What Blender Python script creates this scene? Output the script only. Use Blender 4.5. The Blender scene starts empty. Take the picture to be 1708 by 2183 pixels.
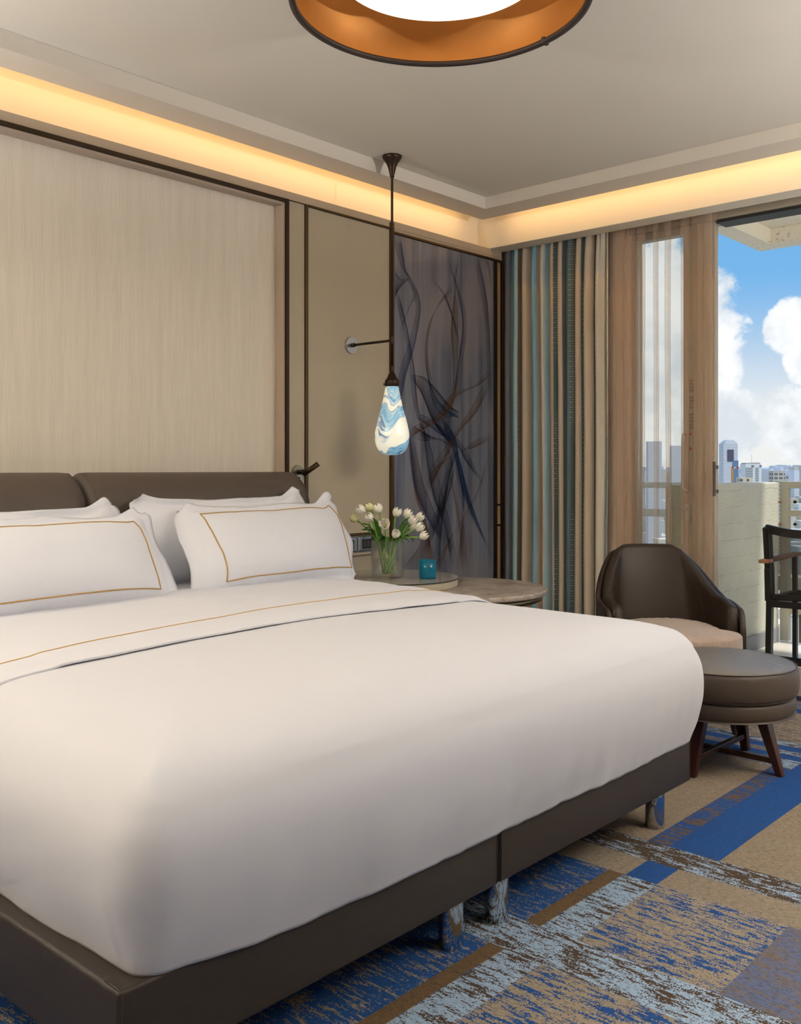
import bpy, bmesh, math, random
from mathutils import Vector, Matrix, noise
random.seed(7)
sc = bpy.context.scene
COL = sc.collection
PI = math.pi

# ------------------------------------------------------------------ view basis (camera stands at the origin, level)
H = 1.15
FOC = 2040.0
TH = math.atan(1846 / 2040)
FX, FY = math.cos(TH), math.sin(TH)
RX, RY = math.sin(TH), -math.cos(TH)

def P(d, lat, z):
    return Vector((d * FX + lat * RX, d * FY + lat * RY, z))

# ------------------------------------------------------------------ materials
MATS = {}

def rgb(r, g, b):
    f = lambda c: ((c / 255 + .055) / 1.055) ** 2.4 if c > 10 else c / 255 / 12.92
    return (f(r), f(g), f(b), 1)

def mat(name, col, rough=.6, metal=0, bump=0, bscale=200, spec=.5, emis=None, estr=0, trans=0, ior=1.45,
        coat=0, var=0, vscale=5, sheen=0, bstretch=None, alpha=1):
    if name in MATS:
        return MATS[name]
    m = bpy.data.materials.new(name)
    m.use_nodes = True
    nt = m.node_tree
    b = nt.nodes['Principled BSDF']
    b.inputs['Base Color'].default_value = col
    b.inputs['Roughness'].default_value = rough
    b.inputs['Metallic'].default_value = metal
    b.inputs['IOR'].default_value = ior
    b.inputs['Specular IOR Level'].default_value = spec
    b.inputs['Transmission Weight'].default_value = trans
    b.inputs['Coat Weight'].default_value = coat
    b.inputs['Sheen Weight'].default_value = sheen
    b.inputs['Alpha'].default_value = alpha
    if emis:
        b.inputs['Emission Color'].default_value = emis
        b.inputs['Emission Strength'].default_value = estr
    tc = nt.nodes.new('ShaderNodeTexCoord')
    mp = nt.nodes.new('ShaderNodeMapping')
    nt.links.new(tc.outputs['Object'], mp.inputs['Vector'])
    if bstretch:
        mp.inputs['Scale'].default_value = bstretch
    if bump:
        n = nt.nodes.new('ShaderNodeTexNoise')
        n.inputs['Scale'].default_value = bscale
        n.inputs['Detail'].default_value = 4
        nt.links.new(mp.outputs[0], n.inputs['Vector'])
        bp = nt.nodes.new('ShaderNodeBump')
        bp.inputs['Strength'].default_value = bump
        bp.inputs['Distance'].default_value = .002
        nt.links.new(n.outputs['Fac'], bp.inputs['Height'])
        nt.links.new(bp.outputs[0], b.inputs['Normal'])
    if var:
        n = nt.nodes.new('ShaderNodeTexNoise')
        n.inputs['Scale'].default_value = vscale
        n.inputs['Detail'].default_value = 6
        nt.links.new(mp.outputs[0], n.inputs['Vector'])
        mx = nt.nodes.new('ShaderNodeMix')
        mx.data_type = 'RGBA'
        mx.inputs['A'].default_value = tuple(c * (1 - var) for c in col[:3]) + (1,)
        mx.inputs['B'].default_value = tuple(min(1, c * (1 + var)) for c in col[:3]) + (1,)
        nt.links.new(n.outputs['Fac'], mx.inputs['Factor'])
        nt.links.new(mx.outputs['Result'], b.inputs['Base Color'])
    MATS[name] = m
    return m

class N:
    """tiny node helper"""
    def __init__(s, nt): s.nt = nt
    def new(s, t, **kw):
        n = s.nt.nodes.new(t)
        for k, v in kw.items(): setattr(n, k, v)
        return n
    def put(s, sock, v):
        if isinstance(v, bpy.types.NodeSocket): s.nt.links.new(v, sock)
        else: sock.default_value = v
    def m(s, op, a, b=0.0, c=0.0, clamp=False):
        n = s.new('ShaderNodeMath', operation=op)
        n.use_clamp = clamp
        s.put(n.inputs[0], a); s.put(n.inputs[1], b); s.put(n.inputs[2], c)
        return n.outputs[0]
    def vm(s, op, a, b=(0, 0, 0)):
        n = s.new('ShaderNodeVectorMath', operation=op)
        s.put(n.inputs[0], a); s.put(n.inputs[1], b)
        return n
    def mix(s, f, a, b):
        n = s.new('ShaderNodeMix', data_type='RGBA')
        s.put(n.inputs['Factor'], f); s.put(n.inputs['A'], a); s.put(n.inputs['B'], b)
        return n.outputs['Result']
    def mixf(s, f, a, b):
        n = s.new('ShaderNodeMix', data_type='FLOAT')
        s.put(n.inputs[0], f); s.put(n.inputs[2], a); s.put(n.inputs[3], b)
        return n.outputs[0]
    def noise(s, vec, scale, detail=4, rough=.5, dist=0):
        n = s.new('ShaderNodeTexNoise')
        s.put(n.inputs['Vector'], vec)
        n.inputs['Scale'].default_value = scale
        n.inputs['Detail'].default_value = detail
        n.inputs['Roughness'].default_value = rough
        n.inputs['Distortion'].default_value = dist
        return n.outputs['Fac']
    def smooth(s, v, a, b):
        n = s.new('ShaderNodeMapRange', interpolation_type='SMOOTHSTEP')
        s.put(n.inputs[0], v)
        n.inputs[1].default_value = a; n.inputs[2].default_value = b
        return n.outputs[0]
    def mapping(s, vec, scale=(1, 1, 1), rot=(0, 0, 0)):
        n = s.new('ShaderNodeMapping')
        s.put(n.inputs[0], vec)
        n.inputs['Scale'].default_value = scale
        n.inputs['Rotation'].default_value = rot
        return n.outputs[0]

def newmat(name):
    m = bpy.data.materials.new(name)
    m.use_nodes = True
    MATS[name] = m
    return m, N(m.node_tree), m.node_tree.nodes['Principled BSDF']

# ------------------------------------------------------------------ object helpers
def tag(o, label, cat, group=None, kind=None):
    o['label'] = label; o['category'] = cat
    if group: o['group'] = group
    if kind: o['kind'] = kind
    return o

def thing(name, label, cat, loc=(0, 0, 0), rz=0, group=None):
    o = bpy.data.objects.new(name, None)
    COL.objects.link(o)
    o.location = loc; o.rotation_euler = (0, 0, rz)
    o.empty_display_size = .1
    return tag(o, label, cat, group)

def obj(name, bm, m, parent=None, smooth=False, kind=None, label=None):
    me = bpy.data.meshes.new(name)
    bm.normal_update()
    bmesh.ops.recalc_face_normals(bm, faces=bm.faces)
    bm.to_mesh(me); bm.free()
    for mm in (m if isinstance(m, (list, tuple)) else [m]):
        me.materials.append(mm)
    o = bpy.data.objects.new(name, me)
    COL.objects.link(o)
    if smooth:
        for p in me.polygons: p.use_smooth = True
    if parent: o.parent = parent
    if kind: o['kind'] = kind
    if label: o['label'] = label
    return o

def struct(name, bm, m, smooth=False, label=None, cat=None):
    o = obj(name, bm, m, None, smooth, 'structure', label)
    if cat: o['category'] = cat
    return o

def BM(): return bmesh.new()

def box(bm, x0, x1, y0, y1, z0, z1, bev=0, seg=2, mi=0):
    r = bmesh.ops.create_cube(bm, size=1)
    vs = r['verts']
    for v in vs:
        v.co = Vector(((x0 + x1) / 2 + v.co.x * (x1 - x0), (y0 + y1) / 2 + v.co.y * (y1 - y0), (z0 + z1) / 2 + v.co.z * (z1 - z0)))
    fs = {f for v in vs for f in v.link_faces}
    for f in fs: f.material_index = mi
    if bev:
        es = {e for v in vs for e in v.link_edges}
        r = bmesh.ops.bevel(bm, geom=list(es), offset=bev, segments=seg, affect='EDGES', profile=.5)
    return bm

def lathe(bm, prof, n=48, c=(0, 0, 0), closed=False, wob=None):
    """prof: list of (r, z)"""
    rings = []
    for r, z in prof:
        if r < 1e-6:
            rings.append([bm.verts.new((c[0], c[1], c[2] + z))])
        else:
            ring = []
            for i in range(n):
                a = 2 * PI * i / n
                rr = r * (wob(a, z) if wob else 1)
                ring.append(bm.verts.new((c[0] + rr * math.cos(a), c[1] + rr * math.sin(a), c[2] + z)))
            rings.append(ring)
    if closed: rings.append(rings[0])
    for A, B in zip(rings, rings[1:]):
        for i in range(n):
            j = (i + 1) % n
            if len(A) == 1 and len(B) == 1: continue
            if len(A) == 1: bm.faces.new((A[0], B[i], B[j]))
            elif len(B) == 1: bm.faces.new((A[i], A[j], B[0]))
            else: bm.faces.new((A[i], A[j], B[j], B[i]))
    return bm

def tube(bm, pts, r, n=12, cap=True):
    pts = [Vector(p) for p in pts]
    rs = r if isinstance(r, (list, tuple)) else [r] * len(pts)
    rings = []
    up = None
    for i, p in enumerate(pts):
        t = (pts[min(i + 1, len(pts) - 1)] - pts[max(i - 1, 0)]).normalized()
        if up is None:
            up = Vector((0, 0, 1)) if abs(t.z) < .9 else Vector((1, 0, 0))
        a = t.cross(up).normalized()
        b = a.cross(t).normalized()
        up = b
        rings.append([bm.verts.new(p + (a * math.cos(2 * PI * k / n) + b * math.sin(2 * PI * k / n)) * rs[i]) for k in range(n)])
    for A, B in zip(rings, rings[1:]):
        for k in range(n):
            bm.faces.new((A[k], A[(k + 1) % n], B[(k + 1) % n], B[k]))
    if cap:
        bm.faces.new(rings[0][::-1]); bm.faces.new(rings[-1])
    return bm

def beam(bm, a, b, w, h, up=(0, 0, 1)):
    """rectangular bar from a to b, w across, h along up"""
    a, b = Vector(a), Vector(b)
    t = (b - a).normalized(); u = Vector(up)
    s = t.cross(u).normalized(); u = s.cross(t).normalized()
    A = [bm.verts.new(a + s * (w / 2 * i) + u * (h / 2 * j)) for i, j in ((-1, -1), (1, -1), (1, 1), (-1, 1))]
    B = [bm.verts.new(b + s * (w / 2 * i) + u * (h / 2 * j)) for i, j in ((-1, -1), (1, -1), (1, 1), (-1, 1))]
    for k in range(4):
        bm.faces.new((A[k], A[(k + 1) % 4], B[(k + 1) % 4], B[k]))
    bm.faces.new(A[::-1]); bm.faces.new(B)
    return bm

def grid(bm, nu, nv, fn, mi=None, wrap=False):
    V = [[bm.verts.new(fn(i / nu, j / nv)) for j in range(nv + 1)] for i in range(nu + (0 if wrap else 1))]
    for i in range(nu):
        for j in range(nv):
            f = bm.faces.new((V[i][j], V[(i + 1) % len(V)][j], V[(i + 1) % len(V)][j + 1], V[i][j + 1]))
            if mi: f.material_index = mi(i, j)
    return V

def bevel_mod(o, w=.003, seg=2):
    m = o.modifiers.new('b', 'BEVEL'); m.width = w; m.segments = seg; m.limit_method = 'ANGLE'
    return o

def sm(a, b, x):
    t = max(0, min(1, (x - a) / (b - a)))
    return t * t * (3 - 2 * t)

def lerp_pts(pts, x):
    if x <= pts[0][0]: return pts[0][1]
    for (x0, y0), (x1, y1) in zip(pts, pts[1:]):
        if x <= x1:
            t = (x - x0) / (x1 - x0)
            t = t * t * (3 - 2 * t) if False else t
            return y0 + (y1 - y0) * t
    return pts[-1][1]

def catmull(pts, k=8):
    pts = [Vector(p) for p in pts]
    q = [pts[0] * 2 - pts[1]] + pts + [pts[-1] * 2 - pts[-2]]
    out = []
    for i in range(1, len(q) - 2):
        a, b, c, d = q[i - 1], q[i], q[i + 1], q[i + 2]
        for j in range(k):
            t = j / k
            out.append(.5 * ((2 * b) + (c - a) * t + (2 * a - 5 * b + 4 * c - d) * t * t + (3 * b - a - 3 * c + d) * t ** 3))
    out.append(pts[-1])
    return out

# ------------------------------------------------------------------ palette
M_ceil = mat('ceiling_paint', rgb(216, 209, 196), .9, bump=.05, bscale=300)
M_cove = mat('cove_paint', rgb(236, 226, 205), .9)
M_clad = mat('taupe_cladding', rgb(178, 166, 145), .55, bump=.12, bscale=900, var=.04, vscale=3)
M_strip = mat('cladding_edge_paint', rgb(168, 154, 136), .6)
M_bronze = mat('bronze_metal', rgb(88, 72, 50), .38, .85)
M_dbronze = mat('dark_bronze_metal', rgb(58, 46, 34), .42, .8)
M_jamb = mat('recess_jamb', rgb(176, 160, 144), .6)
M_frame = mat('aluminium_beige', rgb(176, 166, 148), .4, .2)
M_sill = mat('white_sill', rgb(208, 200, 188), .5)
M_black = mat('black_rubber', rgb(28, 28, 28), .5)
M_leather = mat('taupe_leather', rgb(72, 61, 52), .42, bump=.35, bscale=700, spec=.45)
M_leather_bed = mat('bed_leather', rgb(50, 43, 38), .42, bump=.4, bscale=600, spec=.4)
M_head = mat('headboard_leather', rgb(80, 70, 63), .5, bump=.25, bscale=700, spec=.35)
M_armleather = mat('armchair_leather', rgb(47, 37, 29), .40, bump=.3, bscale=700, spec=.35)
M_wood = mat('dark_walnut', rgb(62, 32, 22), .32, var=.35, vscale=14, bstretch=(6, 6, .6))
M_chrome = mat('chrome', rgb(215, 218, 222), .06, 1)
M_linen = mat('white_linen', rgb(224, 226, 234), .85, bump=.7, bscale=16, sheen=.1)
M_duvet = mat('duvet_cotton', rgb(209, 210, 217), .85, bump=.15, bscale=9, sheen=.1)
M_sheet = mat('sheet_cotton', rgb(214, 215, 222), .85, bump=.1, bscale=14, sheen=.1)
M_gold = mat('gold_thread', rgb(176, 140, 82), .55, .2)
M_goldline = mat('gold_piping', rgb(190, 152, 92), .6)
M_copper = mat('copper_leaf', rgb(176, 118, 54), .5, .6, var=.12, vscale=9)
M_lamprim = mat('dark_lamp_rim', rgb(52, 42, 38), .5)
M_fabricseat = None

# wallpaper in recess: fine vertical thread lines
m, n, b = newmat('wallpaper_thread')
tc = n.new('ShaderNodeTexCoord')
v = n.mapping(tc.outputs['Object'], (1, 1, .012))
f1 = n.noise(v, 420, 5, .7)
f2 = n.noise(n.mapping(tc.outputs['Object'], (1, 1, .05)), 35, 3)
f = n.m('ADD', n.m('MULTIPLY', f1, .75), n.m('MULTIPLY', f2, .25))
col = n.mix(n.smooth(f, .3, .7), rgb(212, 202, 186), rgb(232, 224, 211))
n.put(b.inputs['Base Color'], col)
b.inputs['Roughness'].default_value = .7
M_paper = m

# carpet: woven blocks of blue, beige, brown and pale blue yarn
m, n, b = newmat('patterned_carpet')
tc = n.new('ShaderNodeTexCoord')
sep = n.new('ShaderNodeSeparateXYZ'); n.put(sep.inputs[0], tc.outputs['Object'])
X, Y = sep.outputs[0], sep.outputs[1]
snap = n.vm('SNAP', tc.outputs['Object'], (.0032, .0032, 1)).outputs[0]
s1 = n.noise(n.mapping(snap, (1, .16, 1)), 75, 3, .75)
s2 = n.noise(n.mapping(tc.outputs['Object'], (1, .35, 1)), 14, 2)
s3 = n.noise(snap, 260, 1, .5)
spk = n.m('ADD', n.m('ADD', n.m('MULTIPLY', s1, .6), n.m('MULTIPLY', s3, .25)), n.m('MULTIPLY', s2, .15))
BL, BE, BR, LB, TA, DK = rgb(32, 80, 144), rgb(158, 146, 127), rgb(82, 66, 52), rgb(160, 184, 210), rgb(146, 130, 110), rgb(60, 54, 50)
BE2, BR2, GB, GB2 = rgb(148, 135, 118), rgb(110, 88, 62), rgb(96, 108, 140), rgb(118, 106, 100)
BIG = 99
# x0,x1,y0,y1, colour A, colour B, share of A (threshold on speckle)
Z = [
 (-BIG, BIG, -BIG, BIG, BE, BL, .50),
 (-BIG, 2.44, 1.40, BIG, BL, BE2, .54),
 (-BIG, 2.44, .89, 1.25, BE, BL, .52),
 (-BIG, 2.44, 1.25, 1.352, LB, BR, .52),
 (-BIG, 2.44, 1.355, 1.40, BR2, BR, .58),
 (-BIG, 1.95, -BIG, .89, BL, LB, .70),
 (1.95, 2.44, -BIG, .89, GB, GB2, .52),
 (2.44, 2.58, -BIG, BIG, BE2, BR2, .66),
 (2.44, 2.58, 1.252, 1.348, BL, GB, .66),
 (2.58, 3.72, -BIG, 1.25, BE2, TA, .50),
 (2.58, 3.72, 1.42, 1.66, BE2, TA, .50),
 (2.58, 3.72, 1.66, BIG, BR2, BE2, .50),
 (2.58, 3.90, 1.348, 1.42, BR2, BL, .48),
 (2.58, 9, 1.19, 1.348, BL, GB, .68),
 (1.87, 2.02, -BIG, BIG, LB, BR, .51),
 (2.575, 2.71, -BIG, BIG, LB, BR, .47),
 (3.72, BIG, 1.42, BIG, TA, GB, .50),
 (3.72, BIG, -BIG, 1.19, TA, BE, .50),
 (3.72, BIG, 1.348, 1.47, LB, BR, .50),
 (3.84, 3.90, -BIG, BIG, BL, GB, .62),
 (3.96, 4.02, -BIG, BIG, BL, GB, .62),
 (4.03, 4.09, -BIG, BIG, LB, BR, .50),
 (4.09, 4.60, -BIG, BIG, GB2, BE, .50),
 (4.60, 4.68, -BIG, BIG, BL, GB, .60),
 (4.68, 4.84, -BIG, BIG, TA, GB, .50),
 (4.84, BIG, -BIG, BIG, rgb(30, 44, 84), DK, .55),
]
cA = cB = th = None
for (x0, x1, y0, y1, ca, cb, t) in Z:
    if cA is None: cA, cB, th = ca, cb, t; continue
    k = None
    for s, lo, hi in ((X, x0, x1), (Y, y0, y1)):
        for lim, op in ((lo, 'GREATER_THAN'), (hi, 'LESS_THAN')):
            if abs(lim) < 50:
                q = n.m(op, s, lim)
                k = q if k is None else n.m('MULTIPLY', k, q)
    cA = n.mix(k, cA, ca); cB = n.mix(k, cB, cb); th = n.mixf(k, th, t)
fac = n.m('MULTIPLY_ADD', n.m('SUBTRACT', spk, th), 60, .5, clamp=True)
c0 = n.mix(fac, cA, cB)
grain = n.m('MULTIPLY', n.smooth(n.noise(n.mapping(snap, (1, .3, 1)), 190, 3, .8), .42, .68), .42)
grain = n.m('ADD', grain, n.m('MULTIPLY', n.noise(tc.outputs['Object'], 420, 2, .7), .30))
c1 = n.mix(grain, c0, (.03, .026, .022, 1))
n.put(b.inputs['Base Color'], c1)
b.inputs['Roughness'].default_value = .95
b.inputs['Specular IOR Level'].default_value = .1
bp = n.new('ShaderNodeBump'); bp.inputs['Strength'].default_value = .5; bp.inputs['Distance'].default_value = .003
n.put(bp.inputs['Height'], n.noise(tc.outputs['Object'], 350, 2, .6)); n.put(b.inputs['Normal'], bp.outputs[0])
M_carpet = m

# painted board-marked concrete
m, n, b = newmat('board_marked_concrete')
tc = n.new('ShaderNodeTexCoord')
sep = n.new('ShaderNodeSeparateXYZ'); n.put(sep.inputs[0], tc.outputs['Object'])
wob = n.m('MULTIPLY', n.m('SUBTRACT', n.noise(tc.outputs['Object'], 9, 3), .5), .03)
zz = n.m('ADD', sep.outputs[2], wob)
fr = n.m('ABSOLUTE', n.m('SUBTRACT', n.m('FRACT', n.m('DIVIDE', zz, .102)), .5))
line = n.smooth(fr, .455, .495)
line = n.m('MULTIPLY', line, n.smooth(n.noise(n.mapping(tc.outputs['Object'], (1, 1, 2)), 11, 4), .40, .55))
dots = n.m('MULTIPLY', line, n.smooth(n.noise(tc.outputs['Object'], 60, 2), .4, .6))
rough = n.noise(tc.outputs['Object'], 55, 8, .7)
col = n.mix(n.noise(tc.outputs['Object'], 5, 5), rgb(214, 212, 190), rgb(238, 236, 216))
col = n.mix(n.m('MULTIPLY', line, .30), col, rgb(168, 156, 130))
n.put(b.inputs['Base Color'], col)
b.inputs['Roughness'].default_value = .65
hgt = n.m('ADD', n.m('MULTIPLY', rough, .6), n.m('MULTIPLY', dots, n.m('MULTIPLY_ADD', n.noise(tc.outputs['Object'], 90, 2), 1.6, -.85)))
bp = n.new('ShaderNodeBump'); bp.inputs['Strength'].default_value = 1; bp.inputs['Distance'].default_value = .022
n.put(bp.inputs['Height'], hgt); n.put(b.inputs['Normal'], bp.outputs[0])
M_conc = m

m, n, b = newmat('flaking_slab_paint')
tc = n.new('ShaderNodeTexCoord')
k = n.smooth(n.noise(tc.outputs['Object'], 30, 8, .75), .56, .62)
edge = n.smooth(n.noise(tc.outputs['Object'], 2.2, 2), .45, .6)
col = n.mix(n.m('MULTIPLY', k, edge), rgb(240, 232, 212), rgb(150, 138, 114))
n.put(b.inputs['Base Color'], col)
bp = n.new('ShaderNodeBump'); bp.inputs['Strength'].default_value = .5; bp.inputs['Distance'].default_value = .01
n.put(bp.inputs['Height'], n.noise(tc.outputs['Object'], 40, 6)); n.put(b.inputs['Normal'], bp.outputs[0])
b.inputs['Roughness'].default_value = .8
M_slab = m

# sheer voile
m = bpy.data.materials.new('sheer_voile'); m.use_nodes = True; nt = m.node_tree; nt.nodes.clear()
n = N(nt)
out = n.new('ShaderNodeOutputMaterial')
tr = n.new('ShaderNodeBsdfTransparent'); tr.inputs[0].default_value = (1, .985, .965, 1)
df = n.new('ShaderNodeBsdfDiffuse'); df.inputs[0].default_value = rgb(226, 204, 186)
tl = n.new('ShaderNodeBsdfTranslucent'); tl.inputs[0].default_value = rgb(226, 204, 184)
a1 = n.new('ShaderNodeMixShader'); a1.inputs[0].default_value = .45
nt.links.new(df.outputs[0], a1.inputs[1]); nt.links.new(tl.outputs[0], a1.inputs[2])
tc = n.new('ShaderNodeTexCoord')
lw = n.new('ShaderNodeLayerWeight'); lw.inputs[0].default_value = .5
weave = n.m('MULTIPLY', n.m('SUBTRACT', n.noise(tc.outputs['Object'], 500, 2, .7), .5), .2)
# thread cover seen at an angle grows: physical 1/cos thickness of the weave
fc = n.m('POWER', lw.outputs['Facing'], 1.6)
alpha = n.m('ADD', n.m('ADD', .17, weave), n.m('MULTIPLY', fc, .45), clamp=True)
a2 = n.new('ShaderNodeMixShader')
n.put(a2.inputs[0], alpha)
nt.links.new(tr.outputs[0], a2.inputs[1]); nt.links.new(a1.outputs[0], a2.inputs[2])
nt.links.new(a2.outputs[0], out.inputs[0])
M_sheer = m

def glassmat(name, col, rough=0.0, alpha_mix=.0):
    m, n, b = newmat(name)
    b.inputs['Base Color'].default_value = col
    b.inputs['Roughness'].default_value = rough
    b.inputs['Transmission Weight'].default_value = 1
    b.inputs['IOR'].default_value = 1.45
    return m
def thinglass(name, tint, milk=.0, rough=.02, spec=1.0, body=None):
    m, n, b = newmat(name); nt = m.node_tree
    out = nt.nodes['Material Output']
    tr = n.new('ShaderNodeBsdfTransparent'); tr.inputs[0].default_value = tint
    gl = n.new('ShaderNodeBsdfGlossy'); gl.inputs['Roughness'].default_value = rough
    fz = n.new('ShaderNodeFresnel'); fz.inputs[0].default_value = 1.5
    ms = n.new('ShaderNodeMixShader'); n.put(ms.inputs[0], n.m('MULTIPLY', fz.outputs[0], spec, clamp=True))
    nt.links.new(tr.outputs[0], ms.inputs[1]); nt.links.new(gl.outputs[0], ms.inputs[2])
    df = n.new('ShaderNodeBsdfDiffuse'); df.inputs[0].default_value = body or tuple(c_ * .85 for c_ in tint[:3]) + (1,)
    m2 = n.new('ShaderNodeMixShader'); m2.inputs[0].default_value = milk
    nt.links.new(ms.outputs[0], m2.inputs[1]); nt.links.new(df.outputs[0], m2.inputs[2]); nt.links.new(m2.outputs[0], out.inputs[0])
    return m
M_glass = thinglass('clear_glass', (.99, .995, .99, 1), .035, spec=.42)
M_blueglass = thinglass('blue_glass', rgb(120, 218, 242), .30, body=rgb(40, 172, 210))
m, n, b = newmat('window_glass')
out = m.node_tree.nodes['Material Output']
tr = n.new('ShaderNodeBsdfTransparent'); tr.inputs[0].default_value = (.93, .95, .94, 1)
gl = n.new('ShaderNodeBsdfGlossy'); gl.inputs['Roughness'].default_value = .02
fz = n.new('ShaderNodeFresnel'); fz.inputs[0].default_value = 1.45
ms = n.new('ShaderNodeMixShader'); n.put(ms.inputs[0], n.m('MULTIPLY', fz.outputs[0], .7))
m.node_tree.links.new(tr.outputs[0], ms.inputs[1]); m.node_tree.links.new(gl.outputs[0], ms.inputs[2])
m.node_tree.links.new(ms.outputs[0], out.inputs[0])
M_winglass = m

# ------------------------------------------------------------------ room shell
WALL_Y = 3.593; CL = 3.50; XP = 4.68; WX = 4.94
bm = BM(); box(bm, -1.7, WX + .15, -1.7, 3.7, -.12, 0); struct('floor', bm, M_carpet)
# ceiling: main field, hanging perimeter frame, slot above for the hidden lights, slab
bm = BM()
box(bm, -1.7, 4.545, -1.7, 3.457, 2.70, 2.73)
struct('ceiling', bm, M_ceil)
bm = BM()
box(bm, -1.7, 4.545, 3.298, 3.457, 2.632, 2.699)
box(bm, 4.366, 4.545, -1.7, 3.298, 2.632, 2.699)
struct('trim_1', bm, M_ceil)
bm = BM(); box(bm, -1.7, WX + .15, -1.7, 3.7, 2.90, 3.05); struct('ceiling_slab', bm, M_cove)
bm = BM(); box(bm, -1.7, WX + .15, WALL_Y, 3.75, 0, 2.90); struct('wall_back', bm, M_cove)
bm = BM(); box(bm, -1.85, -1.7, -1.85, 3.75, 0, 3.05); struct('wall_left', bm, mat('beige_wall', rgb(200, 188, 168), .8))
bm = BM(); box(bm, -1.7, WX + .15, -1.85, -1.7, 0, 3.05); struct('wall_front', bm, mat('brown_bounce_cut', rgb(112, 102, 92), .7))  # unseen wall, coloured dark to cut bounce onto the bed foot
# pelmet over the curtains
bm = BM(); box(bm, XP, 4.81, -1.7, WALL_Y, 2.491, 2.899, .002, 1); struct('trim_2', bm, M_cove)

# headboard wall cladding: every piece with its own place
def clad(name, x0, x1, z0, z1, m, y0=CL, y1=WALL_Y - .001, bev=.0015):
    bm = BM(); box(bm, x0, x1, y0, y1, z0, z1, bev, 1); return struct(name, bm, m)
clad('wall_back_cladding_top', -1.7, 4.80, 2.451, 2.491, M_strip)
clad('wall_back_panel_narrow', 3.060, 3.166, 0, 2.447, M_clad)
clad('wall_back_panel_wide', 3.186, 3.779, 0, 2.440, M_clad)
clad('wall_back_panel_left', -1.7, .69, 0, 2.447, M_clad)
clad('wall_back_edge_panel', 4.735, 4.786, 0, 2.42, mat('tan_panel', rgb(150, 124, 92), .5))
# recessed papered field over the bed
bm = BM(); box(bm, .72, 3.041, 3.562, WALL_Y - .002, 0, 2.432); struct('wall_back_recess', bm, M_paper)
bm = BM()
box(bm, 3.030, 3.0405, 3.502, 3.561, 0, 2.431); box(bm, .72, .731, 3.502, 3.561, 0, 2.431)
box(bm, .731, 3.030, 3.502, 3.561, 2.421, 2.432)
struct('trim_3', bm, M_jamb)
# bronze profiles
k = 4
for (x0, x1, z0, z1, yy, mm) in (
    (.70, 3.041, 2.4325, 2.4505, 3.492, M_dbronze), (3.0412, 3.0595, 0, 2.4505, 3.490, M_dbronze), (.70, .7195, 0, 2.432, 3.490, M_dbronze),
    (3.0600, 3.166, 2.4475, 2.4505, 3.494, M_bronze),
    (3.1665, 3.1855, 0, 2.4505, 3.492, M_bronze), (3.186, 3.779, 2.4405, 2.4505, 3.490, M_bronze),
    (3.7795, 3.8015, 0, 2.478, 3.484, M_bronze),
    (3.802, 4.79, 2.4205, 2.432, 3.484, M_bronze), (4.787, 4.80, 0, 2.42, 3.486, M_dbronze),
    (4.7352, 4.7868, .80, .812, 3.494, M_dbronze), (4.7352, 4.7868, .925, .937, 3.494, M_dbronze)):
    bm = BM(); box(bm, x0, x1, yy, WALL_Y - .003, z0, z1, .001, 1); struct('trim_%d' % k, bm, mm); k += 1
clad('wall_back_panel_header', 3.802, 4.80, 2.4325, 2.4505, M_strip)

# window wall; opening stretched out of view to let in more daylight
MW = mat('window_wall_paint', rgb(230, 210, 192), .7)
bm = BM()
box(bm, WX, WX + .15, 2.70, 3.592, 0, 2.90)
box(bm, WX, WX + .15, -1.7, -1.5, 0, 2.90)
box(bm, WX, WX + .15, -1.5, 2.70, 2.52, 2.90)
struct('wall_right', bm, MW)
bm = BM(); box(bm, WX, WX + .15, -1.5, 2.70, 0, .150, .004, 2); struct('trim_%d' % k, bm, M_sill); k += 1
bm = BM()
box(bm, WX + .01, WX + .14, -1.5, 2.70, .150, .163)
for yy in (.03, .07, .11): box(bm, WX + yy, WX + yy + .006, -1.5, 2.19, .163, .171)
struct('door_track', bm, M_black)
# head frame of opening + dark track
bm = BM(); box(bm, WX - .012, WX + .15, -1.5, 2.70, 2.486, 2.522); struct('trim_%d' % k, bm, M_frame); k += 1
bm = BM(); box(bm, WX + .004, WX + .13, -1.5, 2.19, 2.470, 2.486); struct('door_head_track', bm, M_black)
# fixed narrow window beside the door
w = bpy.data.objects.new('window_1', None); COL.objects.link(w); w['kind'] = 'structure'
bm = BM()
box(bm, WX + .02, WX + .09, 2.672, 2.70, .163, 2.486); box(bm, WX + .02, WX + .09, 2.30, 2.385, .163, 2.486)
box(bm, WX + .02, WX + .09, 2.385, 2.672, 2.446, 2.486); box(bm, WX + .02, WX + .09, 2.385, 2.672, .163, .23)
bevel_mod(obj('window_frame', bm, M_frame, w), .003)
bm = BM(); box(bm, WX + .05, WX + .056, 2.386, 2.671, .231, 2.445); obj('glass_pane', bm, M_winglass, w)
# sliding leaf parked: its stile, handles
d = bpy.data.objects.new('door_1', None); COL.objects.link(d); d['kind'] = 'structure'
bm = BM(); box(bm, WX + .005, WX + .05, 2.197, 2.298, .163, 2.486, .003, 2); obj('door_stile', bm, M_frame, d)
bm = BM()
box(bm, WX - .028, WX - .012, 2.183, 2.196, 1.005, 1.19, .003, 2)
box(bm, WX - .02, WX + .03, 2.187, 2.1965, 1.02, 1.04); box(bm, WX - .02, WX + .03, 2.187, 2.1965, 1.15, 1.17)
obj('door_pull', bm, mat('dark_pull', rgb(62, 54, 44), .4, .5), d, label='dark upright door pull')
bm = BM()
tube(bm, catmull([(WX + .004, 2.36, 1.34), (WX - .03, 2.36, 1.33), (WX - .035, 2.36, 1.2), (WX - .035, 2.36, 1.06), (WX - .03, 2.345, 1.03), (WX + .004, 2.345, 1.03)], 5), .008, 10)
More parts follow.
